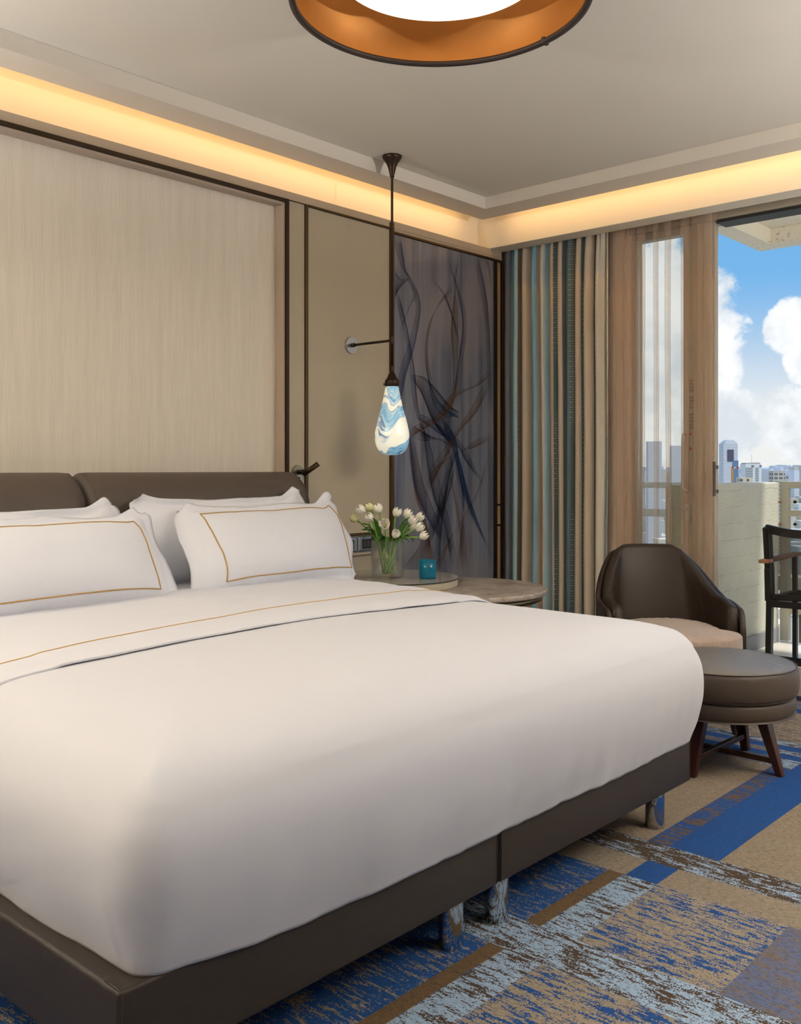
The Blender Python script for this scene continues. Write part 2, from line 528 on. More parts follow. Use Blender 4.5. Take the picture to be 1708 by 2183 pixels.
obj('door_handle', bm, mat('grey_handle', rgb(190, 188, 184), .35, .6), d, smooth=True)
bm = BM(); box(bm, WX - .004, WX + .02, 2.338, 2.366, .86, .96, .003, 2); box(bm, WX - .022, WX - .003, 2.344, 2.388, .925, .94, .002, 1)
obj('door_lock', bm, mat('grey_handle', rgb(190, 188, 184), .35, .6), d)

bm = BM(); rq = random.Random(5)
for q in range(15):
    z_ = 1.635 - q * .0185
    if q in (4, 9): continue
    ln_ = rq.uniform(.018, .034); y_ = 2.350
    box(bm, WX + .0195, WX + .0199, y_ - ln_, y_, z_, z_ + .004); box(bm, WX + .0195, WX + .0199, y_ - ln_ * .8, y_, z_ - .007, z_ - .004)
obj('notice_text', bm, mat('faint_print', rgb(110, 84, 74), .7), w)
for z_ in (1.335, 1.255):
    bm = BM(); box(bm, WX + .0193, WX + .0199, 2.334, 2.350, z_, z_ + .014); obj('red_sticker', bm, mat('sticker_red', rgb(170, 84, 74), .6), w)
# ------------------------------------------------------------------ smoky printed wall panel
t = thing('decorative_panel', 'tall grey-blue glossy wall panel printed with smoky blue and brown ribbons', 'wall panel', (3.802, 3.49, 0))
def to_panel(px, py):
    tt = (px - 854) / FOC
    y = 3.5
    x = y * (.742 + tt * .670) / (.670 - tt * .742)
    dd = x * FX + y * FY
    return x - 3.802, H + (1000 - py) * dd / FOC
m, n, b = newmat('smoked_print')
tc = n.new('ShaderNodeTexCoord')
sv = n.noise(n.mapping(tc.outputs['Object'], (1, 1, .03)), 16, 5, .6)
sv2 = n.noise(n.mapping(tc.outputs['Object'], (1, 1, .4)), 3.2, 3)
c = n.mix(n.smooth(sv, .35, .7), rgb(74, 80, 98), rgb(112, 118, 134))
c = n.mix(n.smooth(sv2, .4, .72), c, rgb(124, 120, 126))
n.put(b.inputs['Base Color'], c)
b.inputs['Roughness'].default_value = .5; b.inputs['Coat Weight'].default_value = .6; b.inputs['Coat Roughness'].default_value = .04
M_print = m
bm = BM(); box(bm, .004, .905, .004, .09, 0, 2.418); obj('printed_board', bm, M_print, t)
bm = BM(); box(bm, .906, .932, -.006, .09, 0, 2.418, .001, 1); obj('frame_post', bm, mat('near_black_bronze', rgb(34, 26, 22), .45, .5), t, label='near-black upright frame post')

def ribbon_mat(name, col, a, edge):
    m = bpy.data.materials.new(name); m.use_nodes = True; nt = m.node_tree; nt.nodes.clear(); n = N(nt)
    out = n.new('ShaderNodeOutputMaterial'); tr = n.new('ShaderNodeBsdfTransparent')
    df = n.new('ShaderNodeBsdfDiffuse'); df.inputs[0].default_value = col
    uv = n.new('ShaderNodeUVMap'); sp = n.new('ShaderNodeSeparateXYZ'); n.put(sp.inputs[0], uv.outputs[0])
    U, V = sp.outputs[0], sp.outputs[1]
    e1 = n.m('POWER', n.m('ABSOLUTE', n.m('SUBTRACT', n.m('MULTIPLY', U, 2), 1)), 9)
    side = n.m('POWER', U, 1.6)
    st = n.noise(n.mapping(uv.outputs[0], (26, 1.2, 1)), 1, 3, .6)
    al = n.m('ADD', n.m('MULTIPLY', n.m('ADD', .25, side), a), n.m('MULTIPLY', e1, edge))
    al = n.m('MULTIPLY', al, n.m('ADD', .5, n.m('MULTIPLY', st, 1)))
    al = n.m('MULTIPLY', al, n.m('MULTIPLY', n.smooth(V, 0, .18), n.smooth(n.m('SUBTRACT', 1, V), 0, .18)), clamp=True)
    ms = n.new('ShaderNodeMixShader'); n.put(ms.inputs[0], al)
    nt.links.new(tr.outputs[0], ms.inputs[1]); nt.links.new(df.outputs[0], ms.inputs[2]); nt.links.new(ms.outputs[0], out.inputs[0])
    return m
RB = ribbon_mat('blue_smoke', rgb(34, 44, 88), .40, .8)
RD = ribbon_mat('black_smoke', rgb(28, 30, 48), .42, .8)
RN = ribbon_mat('brown_smoke', rgb(104, 76, 48), .42, .75)
RT = ribbon_mat('teal_smoke', rgb(30, 62, 100), .60, .8)
ribs = [  # two edge curves in photo coordinates of the print
 (RD, [(836, 575), (850, 595), (864, 594), (877, 592)], [(836, 640), (845, 620), (862, 600), (877, 592)]),
 (RB, [(836, 500), (842, 540), (855, 575), (870, 595)], [(850, 505), (856, 545), (862, 578), (874, 594)]),
 (RB, [(905, 580), (935, 620), (960, 670), (975, 720)], [(900, 575), (950, 640), (975, 740), (985, 800)]),
 (RB, [(837, 615), (850, 680), (868, 760), (876, 850), (905, 960)], [(838, 600), (862, 690), (880, 790), (890, 880), (925, 985)]),
 (RD, [(895, 600), (865, 660), (848, 710), (836, 740)], [(900, 590), (872, 650), (856, 690), (842, 725)]),
 (RN, [(948, 535), (970, 640), (972, 740), (965, 850), (940, 950)], [(975, 545), (965, 620), (958, 700), (962, 800), (955, 900)]),
 (RN, [(975, 610), (925, 660), (905, 710), (903, 770), (915, 850)], [(968, 600), (930, 650), (912, 700), (908, 760), (920, 830)]),
 (RB, [(955, 560), (985, 650), (990, 710), (980, 790), (975, 880)], [(950, 545), (975, 640), (982, 700), (970, 790), (960, 870)]),
 (RT, [(903, 700), (905, 780), (920, 860), (950, 890), (974, 870)], [(900, 760), (915, 830), (945, 870), (968, 885), (978, 900)]),
 (RD, [(868, 798), (900, 805), (925, 830), (955, 865), (978, 880)], [(868, 798), (895, 840), (920, 900), (950, 940), (975, 960)]),
 (RB, [(880, 885), (900, 886), (935, 910), (975, 940), (1000, 980), (1038, 1060)], [(872, 884), (905, 905), (940, 930), (970, 950), (990, 985), (1030, 1040)]),
 (RD, [(866, 930), (900, 940), (935, 935), (960, 948), (970, 990), (990, 1070), (1040, 1180)], [(866, 900), (905, 925), (945, 945), (965, 960), (980, 1000), (1000, 1085), (1042, 1195)]),
 (RT, [(930, 880), (950, 930), (965, 975), (985, 1060), (1015, 1130), (1040, 1160)], [(940, 890), (965, 930), (975, 975), (1000, 1070), (1025, 1140), (1042, 1190)]),
 (RN, [(1040, 780), (1010, 820), (980, 830), (955, 845), (930, 880)], [(1040, 800), (1015, 822), (985, 835), (965, 850), (940, 900)]),
 (RN, [(1041, 790), (1005, 860), (980, 900), (940, 960), (905, 1010)], [(1041, 820), (1010, 880), (975, 920), (955, 960), (910, 1040)]),
 (RN, [(1041, 920), (1000, 945), (975, 965), (920, 1000), (895, 1070)], [(1041, 935), (1005, 955), (985, 960), (940, 990), (905, 1060)]),
 (RN, [(868, 920), (885, 905), (920, 890), (950, 860), (965, 800)], [(868, 935), (890, 920), (925, 900), (955, 870), (975, 800)]),
 (RD, [(962, 950), (945, 1010), (930, 1070), (925, 1150), (918, 1225)], [(972, 955), (955, 1010), (945, 1070), (935, 1150), (935, 1225)]),
 (RB, [(950, 940), (965, 1000), (975, 1060), (985, 1120), (975, 1225)], [(968, 940), (975, 1000), (985, 1060), (980, 1120), (968, 1225)]),
 (RN, [(1038, 990), (1010, 1060), (980, 1110), (940, 1170), (915, 1225)], [(1038, 960), (1015, 1040), (990, 1090), (955, 1150), (930, 1225)]),
 (RD, [(905, 880), (915, 960), (935, 1040), (955, 1120), (975, 1225)], [(895, 890), (905, 980), (920, 1060), (945, 1130), (960, 1225)]),
 (RN, [(880, 930), (890, 1000), (905, 1080), (890, 1160), (850, 1215)], [(865, 925), (875, 1010), (885, 1070), (905, 1120), (925, 1225)]),
 (RB, [(870, 890), (885, 980), (905, 1050), (935, 1120), (965, 1170)], [(862, 880), (870, 960), (880, 1040), (905, 1100), (945, 1170)]),
 (RD, [(935, 930), (955, 990), (940, 1060), (915, 1110), (895, 1180)], [(945, 940), (962, 1000), (950, 1060), (930, 1110), (905, 1180)]),
 (RB, [(1000, 530), (1020, 620), (1030, 700), (1035, 800), (1040, 900)], [(1010, 530), (1030, 620), (1038, 700), (1040, 760), (1041, 860)]),
 (RN, [(1015, 545), (1030, 560), (1038, 590), (1040, 620)], [(1020, 535), (1034, 550), (1040, 580), (1041, 610)]),
 (RN, [(960, 1000), (975, 1080), (988, 1150), (990, 1225)], [(950, 1000), (965, 1070), (975, 1140), (980, 1225)]),
 (RB, [(845, 560), (880, 640), (870, 720), (850, 780), (838, 850)], [(850, 560), (890, 640), (880, 730), (860, 800), (842, 900)]),
]
def inb(q): return (max(.006, min(.903, q[0])), max(.02, min(2.41, q[1])))
bm = BM(); uvl = bm.loops.layers.uv.new('UVMap')
rmats = [RB, RD, RN, RT]
for ri, (mm, A, B) in enumerate(ribs):
    CA = catmull([Vector(to_panel(*p)).to_3d() for p in A], 10); CB = catmull([Vector(to_panel(*p)).to_3d() for p in B], 10)
    K = 40
    def samp(C, t):
        f = t * (len(C) - 1); i = min(int(f), len(C) - 2); return C[i].lerp(C[i + 1], f - i)
    V = []
    for i in range(K + 1):
        a, c2 = samp(CA, i / K), samp(CB, i / K)
        V.append([bm.verts.new((inb(a.lerp(c2, j / 4))[0], .0035 - ri * .00022, inb(a.lerp(c2, j / 4))[1])) for j in range(5)])
    for i in range(K):
        for j in range(4):
            f = bm.faces.new((V[i][j], V[i + 1][j], V[i + 1][j + 1], V[i][j + 1])); f.material_index = rmats.index(mm)
            for lp, (uu, vv) in zip(f.loops, ((j / 4, i / K), (j / 4, (i + 1) / K), ((j + 1) / 4, (i + 1) / K), ((j + 1) / 4, i / K))): lp[uvl].uv = (uu, vv)
obj('smoke_print', bm, rmats, t)

# ------------------------------------------------------------------ ceiling lamp
LC = P(2.7725, .115, 0)
t = thing('ceiling_lamp', 'large round drum ceiling lamp with dark rim and copper inside', 'ceiling lamp', (LC.x, LC.y, 2.70))
bm = BM(); lathe(bm, [(.4375, -.2), (.4375, -.01), (.4345, -.01), (.4345, -.2)], 128, closed=True); obj('lamp_shade', bm, M_lamprim, t, True)
bm = BM(); lathe(bm, [(.4340, -.188), (.4340, -.014), (.0, -.010)], 128); obj('shade_lining', bm, M_copper, t, True, label='copper-coloured lining')
bm = BM(); lathe(bm, [(.4205, -.2005), (.438, -.2015), (.4385, -.186), (.4205, -.189)], 128, closed=True); obj('shade_rim', bm, M_lamprim, t, True)
bm = BM(); lathe(bm, [(0, -.128), (.15, -.127), (.24, -.124), (.285, -.119), (.30, -.112), (.302, -.106), (.296, -.1)], 128)
M_diff = mat('lamp_diffuser', rgb(255, 240, 215), .5, emis=(1, .87, .62, 1), estr=2.0)
obj('lamp_diffuser', bm, M_diff, t, True, label='glowing warm white diffuser disc')
bm = BM()
a = math.atan2((P(3.036, (1163 - 854) / FOC * 3.036, 0) - LC).y, (P(3.036, (1163 - 854) / FOC * 3.036, 0) - LC).x)
box(bm, -.012, .012, -.006, .006, -.008, .012)
bmesh.ops.rotate(bm, verts=bm.verts, cent=(0, 0, 0), matrix=Matrix.Rotation(a, 3, 'Z')); bmesh.ops.translate(bm, verts=bm.verts, vec=(.432 * math.cos(a), .432 * math.sin(a), -.195))
obj('rim_clip', bm, M_lamprim, t)
bm = BM(); lathe(bm, [(.05, -.01), (.05, -.1), (.04, -.1), (.04, -.01)], 24, closed=True); obj('lamp_stem', bm, M_chrome, t)

# ------------------------------------------------------------------ pendant lamp
PX, PY = 3.485, 3.21
t = thing('pendant_lamp', 'slim bronze pendant lamp with teardrop blue and white swirled glass shade', 'pendant lamp', (PX, PY, 0))
bm = BM(); lathe(bm, [(0, 2.70), (.048, 2.70), (.049, 2.692), (.044, 2.683), (.03, 2.665), (.02, 2.64), (.014, 2.615), (.011, 2.603), (.011, 2.594), (0, 2.594)], 40)
obj('ceiling_cup', bm, M_dbronze, t, True)
bm = BM(); lathe(bm, [(.0065, 2.6), (.0065, 1.62), (0, 1.62)], 20); lathe(bm, [(.0085, 1.66), (.0085, 1.615)], 20)
obj('rod', bm, M_dbronze, t, True)
bm = BM(); lathe(bm, [(.0095, 1.77), (.0105, 1.775), (.0105, 1.80), (.0095, 1.805)], 20); obj('rod_collar', bm, M_dbronze, t, True)
bm = BM(); lathe(bm, [(0, 1.635), (.010, 1.635), (.011, 1.628), (.018, 1.618), (.026, 1.6), (.034, 1.59), (.036, 1.585), (.036, 1.562), (.034, 1.558), (0, 1.558)], 40)
for a in (0.2, 2.3, 4.4): tube(bm, [(.034 * math.cos(a), .034 * math.sin(a), 1.57), (.043 * math.cos(a), .043 * math.sin(a), 1.57)], .0045, 8)
obj('shade_cap', bm, M_dbronze, t, True)
bm = BM(); tube(bm, [(0, .008, 1.787), (0, .277, 1.787)], .0065, 14); tube(bm, [(0, .262, 1.787), (0, .28, 1.787)], .0105, 14)
obj('wall_arm', bm, M_dbronze, t, True)
bm = BM()
r = bmesh.ops.create_cone(bm, cap_ends=True, segments=40, radius1=.045, radius2=.042, depth=.01)
bmesh.ops.rotate(bm, verts=bm.verts, cent=(0, 0, 0), matrix=Matrix.Rotation(PI / 2, 3, 'X')); bmesh.ops.translate(bm, verts=bm.verts, vec=(0, .2845, 1.787))
obj('wall_plate', bm, mat('brushed_plate', rgb(168, 166, 162), .28, .9), t, label='brushed round wall plate')
m, n, b = newmat('swirled_glass')
tc = n.new('ShaderNodeTexCoord')
sq = n.new('ShaderNodeSeparateXYZ'); n.put(sq.inputs[0], tc.outputs['Object'])
wv = n.noise(n.mapping(tc.outputs['Object'], (1, 1, .7)), 8, 1, .4, .6)
hz2 = n.m('ADD', n.m('ADD', sq.outputs[2], n.m('MULTIPLY', wv, .16)), n.m('MULTIPLY', sq.outputs[0], -.22))
cv = n.new('ShaderNodeCombineXYZ'); n.put(cv.inputs[0], n.m('MULTIPLY', sq.outputs[0], .30)); n.put(cv.inputs[1], n.m('MULTIPLY', sq.outputs[1], .30)); n.put(cv.inputs[2], hz2)
big = n.noise(cv.outputs[0], 24, 1.2, .4, .4)
fine = n.noise(cv.outputs[0], 70, 3, .6, .3)
lowz = n.smooth(sq.outputs[2], 1.36, 1.25)
ss = n.smooth(n.m('ADD', big, n.m('MULTIPLY', lowz, .10)), .44, .60)
thin = n.m('MULTIPLY', n.smooth(n.m('ABSOLUTE', n.m('SUBTRACT', big, .49)), .03, .004), 1)
c = n.mix(ss, rgb(244, 243, 226), rgb(128, 178, 206))
c = n.mix(n.m('MULTIPLY', n.smooth(fine, .48, .66), n.m('MULTIPLY', ss, .8)), c, rgb(186, 216, 226))
c = n.mix(n.m('MULTIPLY', n.smooth(fine, .44, .34), n.m('MULTIPLY', ss, .7)), c, rgb(66, 128, 178))
c = n.mix(n.m('MULTIPLY', thin, .8), c, rgb(44, 100, 156))
n.put(b.inputs['Base Color'], c); b.inputs['Roughness'].default_value = .12; b.inputs['Coat Weight'].default_value = .6
n.put(b.inputs['Emission Color'], c); b.inputs['Emission Strength'].default_value = .48
M_swirl = m
prof = [(.032, 1.562), (.035, 1.545), (.042, 1.51), (.053, 1.46), (.067, 1.41), (.080, 1.36), (.086, 1.325), (.086, 1.30), (.080, 1.268), (.067, 1.243), (.048, 1.227), (.024, 1.2195), (0, 1.218)]
pc = catmull([(a, 0, b_) for a, b_ in prof], 4)
bm = BM(); lathe(bm, [(max(0, p.x), p.z) for p in pc[:-1]] + [(0, 1.218)], 64); obj('glass_shade', bm, M_swirl, t, True, label='teardrop glass shade swirled blue and white')

# reading light on the narrow panel
t = thing('reading_light', 'small swivel bronze reading light on a round plate beside the headboard', 'reading light', (3.120, CL, 1.128))
M_plate = mat('aged_plate', rgb(150, 144, 124), .35, .8)
bm = BM(); bmesh.ops.create_cone(bm, cap_ends=True, segments=40, radius1=.043, radius2=.041, depth=.008)
bmesh.ops.rotate(bm, verts=bm.verts, cent=(0, 0, 0), matrix=Matrix.Rotation(PI / 2, 3, 'X')); bmesh.ops.translate(bm, verts=bm.verts, vec=(0, -.0045, 0))
obj('wall_plate', bm, M_plate, t)
bm = BM(); tube(bm, [(.0, -.008, .008), (.0, -.045, .008)], .012, 16); tube(bm, [(-.028, -.03, .012), (.002, -.03, .008)], .006, 12)
obj('swivel', bm, M_dbronze, t, True)
bm = BM(); tube(bm, [(-.005, -.045, -.006), (.045, -.10, .048)], [.0125, .0125], 20)
obj('lamp_head', bm, M_dbronze, t, True)
bm = BM(); tube(bm, [(.0452, -.1002, .0482), (.047, -.102, .0502)], .009, 20)
obj('lens', bm, mat('pale_lens', rgb(200, 185, 150), .2, .3), t)
bm = BM(); tube(bm, [(0, -.009, -.022), (0, -.013, -.022)], .011, 20); obj('button', bm, M_chrome, t)
bm = BM(); tube(bm, [(0, -.0132, -.022), (0, -.0145, -.022)], .0075, 20); obj('button_face', bm, M_black, t)

# socket rail behind the vase
t = thing('socket_rail', 'beige wall rail with chrome framed black sockets behind the tulip vase', 'power outlet', (3.20, CL, .705))
bm = BM(); box(bm, 0, .462, -.022, -.0015, 0, .115, .002, 2); obj('rail', bm, M_clad, t)
bm = BM(); box(bm, 0, .462, -.026, -.0225, .099, .115); obj('rail_top', bm, M_bronze, t)
for i in range(3):
    x0 = .005 + i * .152
    bm = BM()
    V = box(bm, x0, x0 + .148, -.032, -.0225, .018, .096, .008, 3)
    pl = obj('socket_plate', bm, mat('satin_chrome', rgb(176, 180, 186), .2, .9), t, label='chrome socket frame')
    bm = BM(); box(bm, x0 + .028, x0 + .12, -.0335, -.0322, .032, .082, .002, 2); ins = obj('socket_insert', bm, M_black, pl)
    bm = BM()
    for q in range(3): box(bm, x0 + .034 + q * .028, x0 + .056 + q * .028, -.0348, -.0337, .042, .072, .001, 1)
    obj('rocker_switch', bm, mat('dark_grey_plastic', rgb(56, 56, 58), .35), pl)

# ------------------------------------------------------------------ bed
BX0, BX1, BY0, BY1 = .845, 2.928, 1.383, 3.27
XM = (BX0 + BX1) / 2
bed = thing('bed', 'wide bed on two brown leather bases standing on chrome legs', 'bed', (XM, (BY0 + BY1) / 2, 0))
ox, oy = XM, (BY0 + BY1) / 2
for (a, b_) in ((BX0, XM - .003), (XM + .003, BX1)):
    bm = BM(); box(bm, a - ox, b_ - ox, BY0 - oy, BY1 - oy, .14, .298, .009, 4)
    base = obj('bed_base', bm, M_leather_bed, bed, True)
    for xx in (a + .006, b_ - .006):
        bm = BM(); tube(bm, [(xx - ox, BY0 - oy + .002, .145), (xx - ox, BY0 - oy + .0005, .15), (xx - ox, BY0 - oy + .0005, .288), (xx - ox, BY0 - oy + .008, .2975), (xx - ox, BY0 - oy + .05, .299)], .0022, 6)
        obj('seam', bm, M_leather_bed, base, True)
for lx in (.95, 1.795, 1.98, 2.834):
    for ly in (1.46, 3.18):
        bm = BM(); lathe(bm, [(0, 0), (.029, 0), (.031, .003), (.031, .12), (.031, .145), (0, .145)], 36, (lx - ox, ly - oy, 0)); o = obj('leg', bm, M_chrome, bed, True)
        bevel = None
bm = BM(); box(bm, .90 - ox, 2.90 - ox, 1.46 - oy, 3.26 - oy, .30, .52, .05, 4); obj('mattress', bm, M_linen, bed, True)

# headboard: two cushions with rounded forward top
hb = thing('headboard', 'brown leather headboard of two padded halves against the papered wall', 'headboard', (1.887, 3.42, 0))
prof = [(3.44, .30), (3.44, 1.05), (3.44, 1.125), (3.432, 1.134), (3.415, 1.137), (3.385, 1.132), (3.345, 1.11), (3.305, 1.07), (3.282, 1.02), (3.272, .96), (3.27, .85), (3.27, .30)]
pp = catmull([(0, a, b_) for a, b_ in prof], 6)
for (a, b_) in ((.72, 1.8855), (1.8885, 3.02)):
    bm = BM()
    K = 40
    rings = []
    cy = 3.36
    for i in range(K + 1):
        x = a + (b_ - a) * i / K
        e = min(x - a, b_ - x)
        s = .0 if e >= .05 else (1 - math.sqrt(max(0, 1 - (1 - e / .05) ** 2)))
        ring = []
        for p in pp:
            q = Vector((x - 1.887, p.y, p.z))
            q.y += (3.43 - q.y) * .16 * s; q.z -= .022 * s * sm(.9, 1.1, q.z)
            ring.append(bm.verts.new((q.x, q.y - 3.42, q.z)))
        rings.append(ring)
    L = len(pp)
    for A, B in zip(rings, rings[1:]):
        for j in range(L): bm.faces.new((A[j], A[(j + 1) % L], B[(j + 1) % L], B[j]))
    bm.faces.new(rings[0][::-1]); bm.faces.new(rings[-1])
    o = obj('headboard_pad', bm, M_head, hb, True)
    # stitched seam just inside the ends
    for xe in (a + .028, b_ - .028):
        bm = BM(); s_ = 1 - math.sqrt(1 - (1 - .028 / .05) ** 2)
        tube(bm, [(xe - 1.887, p.y + (3.43 - p.y) * .16 * s_ - .0005 - 3.42, p.z - .022 * s_ * sm(.9, 1.1, p.z) + .0005) for p in pp if p.z > .8 and p.y < 3.40], .0014, 6)
        obj('seam', bm, M_head, o, True)

# duvet
DX0, DX1, DYF, DYB = .882, 2.955, 1.372, 3.20
PROF = [(0, 0), (.010, .03), (.024, .075), (.034, .12), (.038, .16), (.037, .205), (.026, .25), (0, .292), (-.038, .326), (-.09, .349), (-.16, .362), (-.26, .367)]
# profile heights are relative to .295
def duvet_z(x, y):
    u = (x - (DX0 + DX1) / 2) / ((DX1 - DX0) / 2); v = (y - (DYF + DYB) / 2) / ((DYB - DYF) / 2)
    c = .004 + .012 * max(0, 1 - u * u) * max(0, 1 - v * v * .5)
    w = .0022 * noise.noise(Vector((x * 2.2, y * 3.2, 0))) + .0014 * noise.noise(Vector((x * 3 + y * 6, y * 3 - x * 1.5, 5)))
    return .662 + c + w

def outline(nper=90):
    """rounded rectangle of the hem: list of (point, outward normal)"""
    r = .055
    pts = []
    cs = [(DX0 + r, DYF + r, PI, 1.5 * PI), (DX1 - r, DYF + r, 1.5 * PI, 2 * PI), (DX1 - r, DYB - r, 0, .5 * PI), (DX0 + r, DYB - r, .5 * PI, PI)]
    for i, (cx, cy, a0, a1) in enumerate(cs):
        for k in range(13):
            a = a0 + (a1 - a0) * k / 12
            pts.append((Vector((cx + r * math.cos(a), cy + r * math.sin(a), 0)), Vector((math.cos(a), math.sin(a), 0))))
        nx = cs[(i + 1) % 4]
        a = a1
        p0 = Vector((cx + r * math.cos(a), cy + r * math.sin(a), 0)); p1 = Vector((nx[0] + r * math.cos(a), nx[1] + r * math.sin(a), 0))
        for k in range(1, nper): pts.append((p0.lerp(p1, .4 * k / nper + .3 * (1 - math.cos(PI * k / nper))), Vector((math.cos(a), math.sin(a), 0))))
    return pts
OL = outline()
def fold(s, z, x, y):
    """vertical drape ripples, strongest by the hem"""
    k = sm(.55, .28, z)
    w = noise.noise(Vector((s * 5, z * 2.0, 1.3))) * .007 + noise.noise(Vector((s * 17, z * 1.5, 4.2))) * .005 * (.35 + sm(.9, 1.6, x) )
    w += noise.noise(Vector((s * 8 - z * 12, z * 9, 8))) * .003
    return w * (k + .12)
bm = BM()
mid = Vector(((DX0 + DX1) / 2, 0, 0))
pc = catmull([(a, 0, z) for a, z in PROF], 4)
rings = []
s = 0; prev = OL[0][0]
S = []
for p, nrm in OL:
    s += (p - prev).length; prev = p; S.append(s)
# inner lining turned in at the hem
def hem(p):
    near = math.exp(-(((p.x - DX0) / .22) ** 2 + ((p.y - DYF) / .22) ** 2))
    left = sm(1.0, .9, p.x)
    inset = max(near, 0) * .006 * (p.y < 1.9)
    z = .272 + .026 * max(left, near) + .004 * noise.noise(Vector((p.x * 4, p.y * 4, 2)))
    if p.y > 1.6 and p.x > 2.5: z = .278
    return inset, z
for ins in (.03, .012):
    ring = []
    for (p, nrm), s in zip(OL, S):
        i2, hz = hem(p)
        q = p - nrm * (i2 + ins * 1.0); ring.append(bm.verts.new((q.x, q.y, hz + (.012 if ins > .02 else .001))))
    rings.append(ring)
NEG = [p for p in pc if p.z > .25 and p.x <= 0]
for q0 in [p for p in pc if p not in NEG]:
    ring = []
    for (p, nrm), s in zip(OL, S):
        i2, hz = hem(p)
        kz = q0.z / .367
        k2 = max(0, 1 - kz)
        q = p + nrm * (q0.x - i2 * k2 ** 1.0)
        if q0.x < 0:
            q.x = min(max(q.x, DX0 - q0.x), DX1 + q0.x); q.y = min(max(q.y, DYF - q0.x), DYB + q0.x)
        z = hz * k2 + .295 * (1 - k2) + q0.z
        q = q + nrm * fold(s, z, p.x, p.y)
        if kz > .93: z += (duvet_z(q.x, q.y) - .662) * sm(.93, 1, kz)
        ring.append(bm.verts.new((q.x, q.y, z)))
    rings.append(ring)
# top: a patch spanning the last ring, rounded at the shoulders
ring = rings[-1]; NR = len(ring); SD = NR // 4; RC = .055
def inset_of(x, y):
    dx = min(x - DX0, DX1 - x); dy = min(y - DYF, DYB - y)
    if dx < RC and dy < RC: return RC - math.hypot(RC - dx, RC - dy)
    a_, b2 = min(dx, dy), max(dx, dy)
    h_ = max(.05 - abs(a_ - b2), 0) / .05
    return a_ - h_ * h_ * .05 * .25 * sm(RC, RC + .1, a_)
ZP = [(-p.x, p.z) for p in NEG]
z_edge = pc[len(pc) - len(NEG) - 1]
ZP = [(-z_edge.x, z_edge.z)] + ZP
def cap_z(x, y):
    i_ = inset_of(x, y); kz = lerp_pts(ZP, i_)
    return .295 + kz + (duvet_z(x, y) - .662) * sm(.93, 1, kz / .367)
st = 6
B_ = [ring[(st + k_) % NR] for k_ in range(NR)]
G = [[None] * (SD + 1) for _ in range(SD + 1)]
for k_ in range(SD + 1):
    G[k_][0] = B_[k_ % NR]; G[SD][k_] = B_[(SD + k_) % NR]; G[SD - k_][SD] = B_[(2 * SD + k_) % NR]; G[0][SD - k_] = B_[(3 * SD + k_) % NR]
co_ = [[(G[a_][b2].co.copy() if G[a_][b2] else None) for b2 in range(SD + 1)] for a_ in range(SD + 1)]
for a_ in range(1, SD):
    for b2 in range(1, SD):
        # parameters follow the clustered spacing of the rim
        u = a_ / SD; v = b2 / SD
        q = co_[a_][0] * (1 - v) + co_[a_][SD] * v + co_[0][b2] * (1 - u) + co_[SD][b2] * u \
            - (co_[0][0] * (1 - u) * (1 - v) + co_[SD][0] * u * (1 - v) + co_[0][SD] * (1 - u) * v + co_[SD][SD] * u * v)
        vv = .4 * v + .3 * (1 - math.cos(PI * v)); uu = .4 * u + .3 * (1 - math.cos(PI * u))
        q = co_[a_][0] * (1 - vv) + co_[a_][SD] * vv + co_[0][b2] * (1 - uu) + co_[SD][b2] * uu \
            - (co_[0][0] * (1 - uu) * (1 - vv) + co_[SD][0] * uu * (1 - vv) + co_[0][SD] * (1 - uu) * vv + co_[SD][SD] * uu * vv)
        G[a_][b2] = bm.verts.new((q.x, q.y, cap_z(q.x, q.y)))
for a_ in range(SD):
    for b2 in range(SD): bm.faces.new((G[a_][b2], G[a_ + 1][b2], G[a_ + 1][b2 + 1], G[a_][b2 + 1]))
for A, B in zip(rings, rings[1:]):
    L = len(A)
    for j in range(L): bm.faces.new((A[j], A[(j + 1) % L], B[(j + 1) % L], B[j]))
bmesh.ops.remove_doubles(bm, verts=bm.verts, dist=1e-5)
tag(obj('duvet', bm, M_duvet, None, True), 'smooth white duvet covering the whole bed down to the leather base', 'duvet')

# folded sheet across the bed
def section(u):
    """u 0..1 over the bed from left to right -> (x, z) lying on the duvet"""
    side = [(p.x, p.z + .295) for p in pc]
    L = [(DX0 - a, z) for a, z in side] ; R = [(DX1 + a, z) for a, z in side][::-1]
    path = L + [(DX0 + .26 + (DX1 - DX0 - .52) * i / 60, .666) for i in range(1, 60)] + R
    return path
path = section(0)
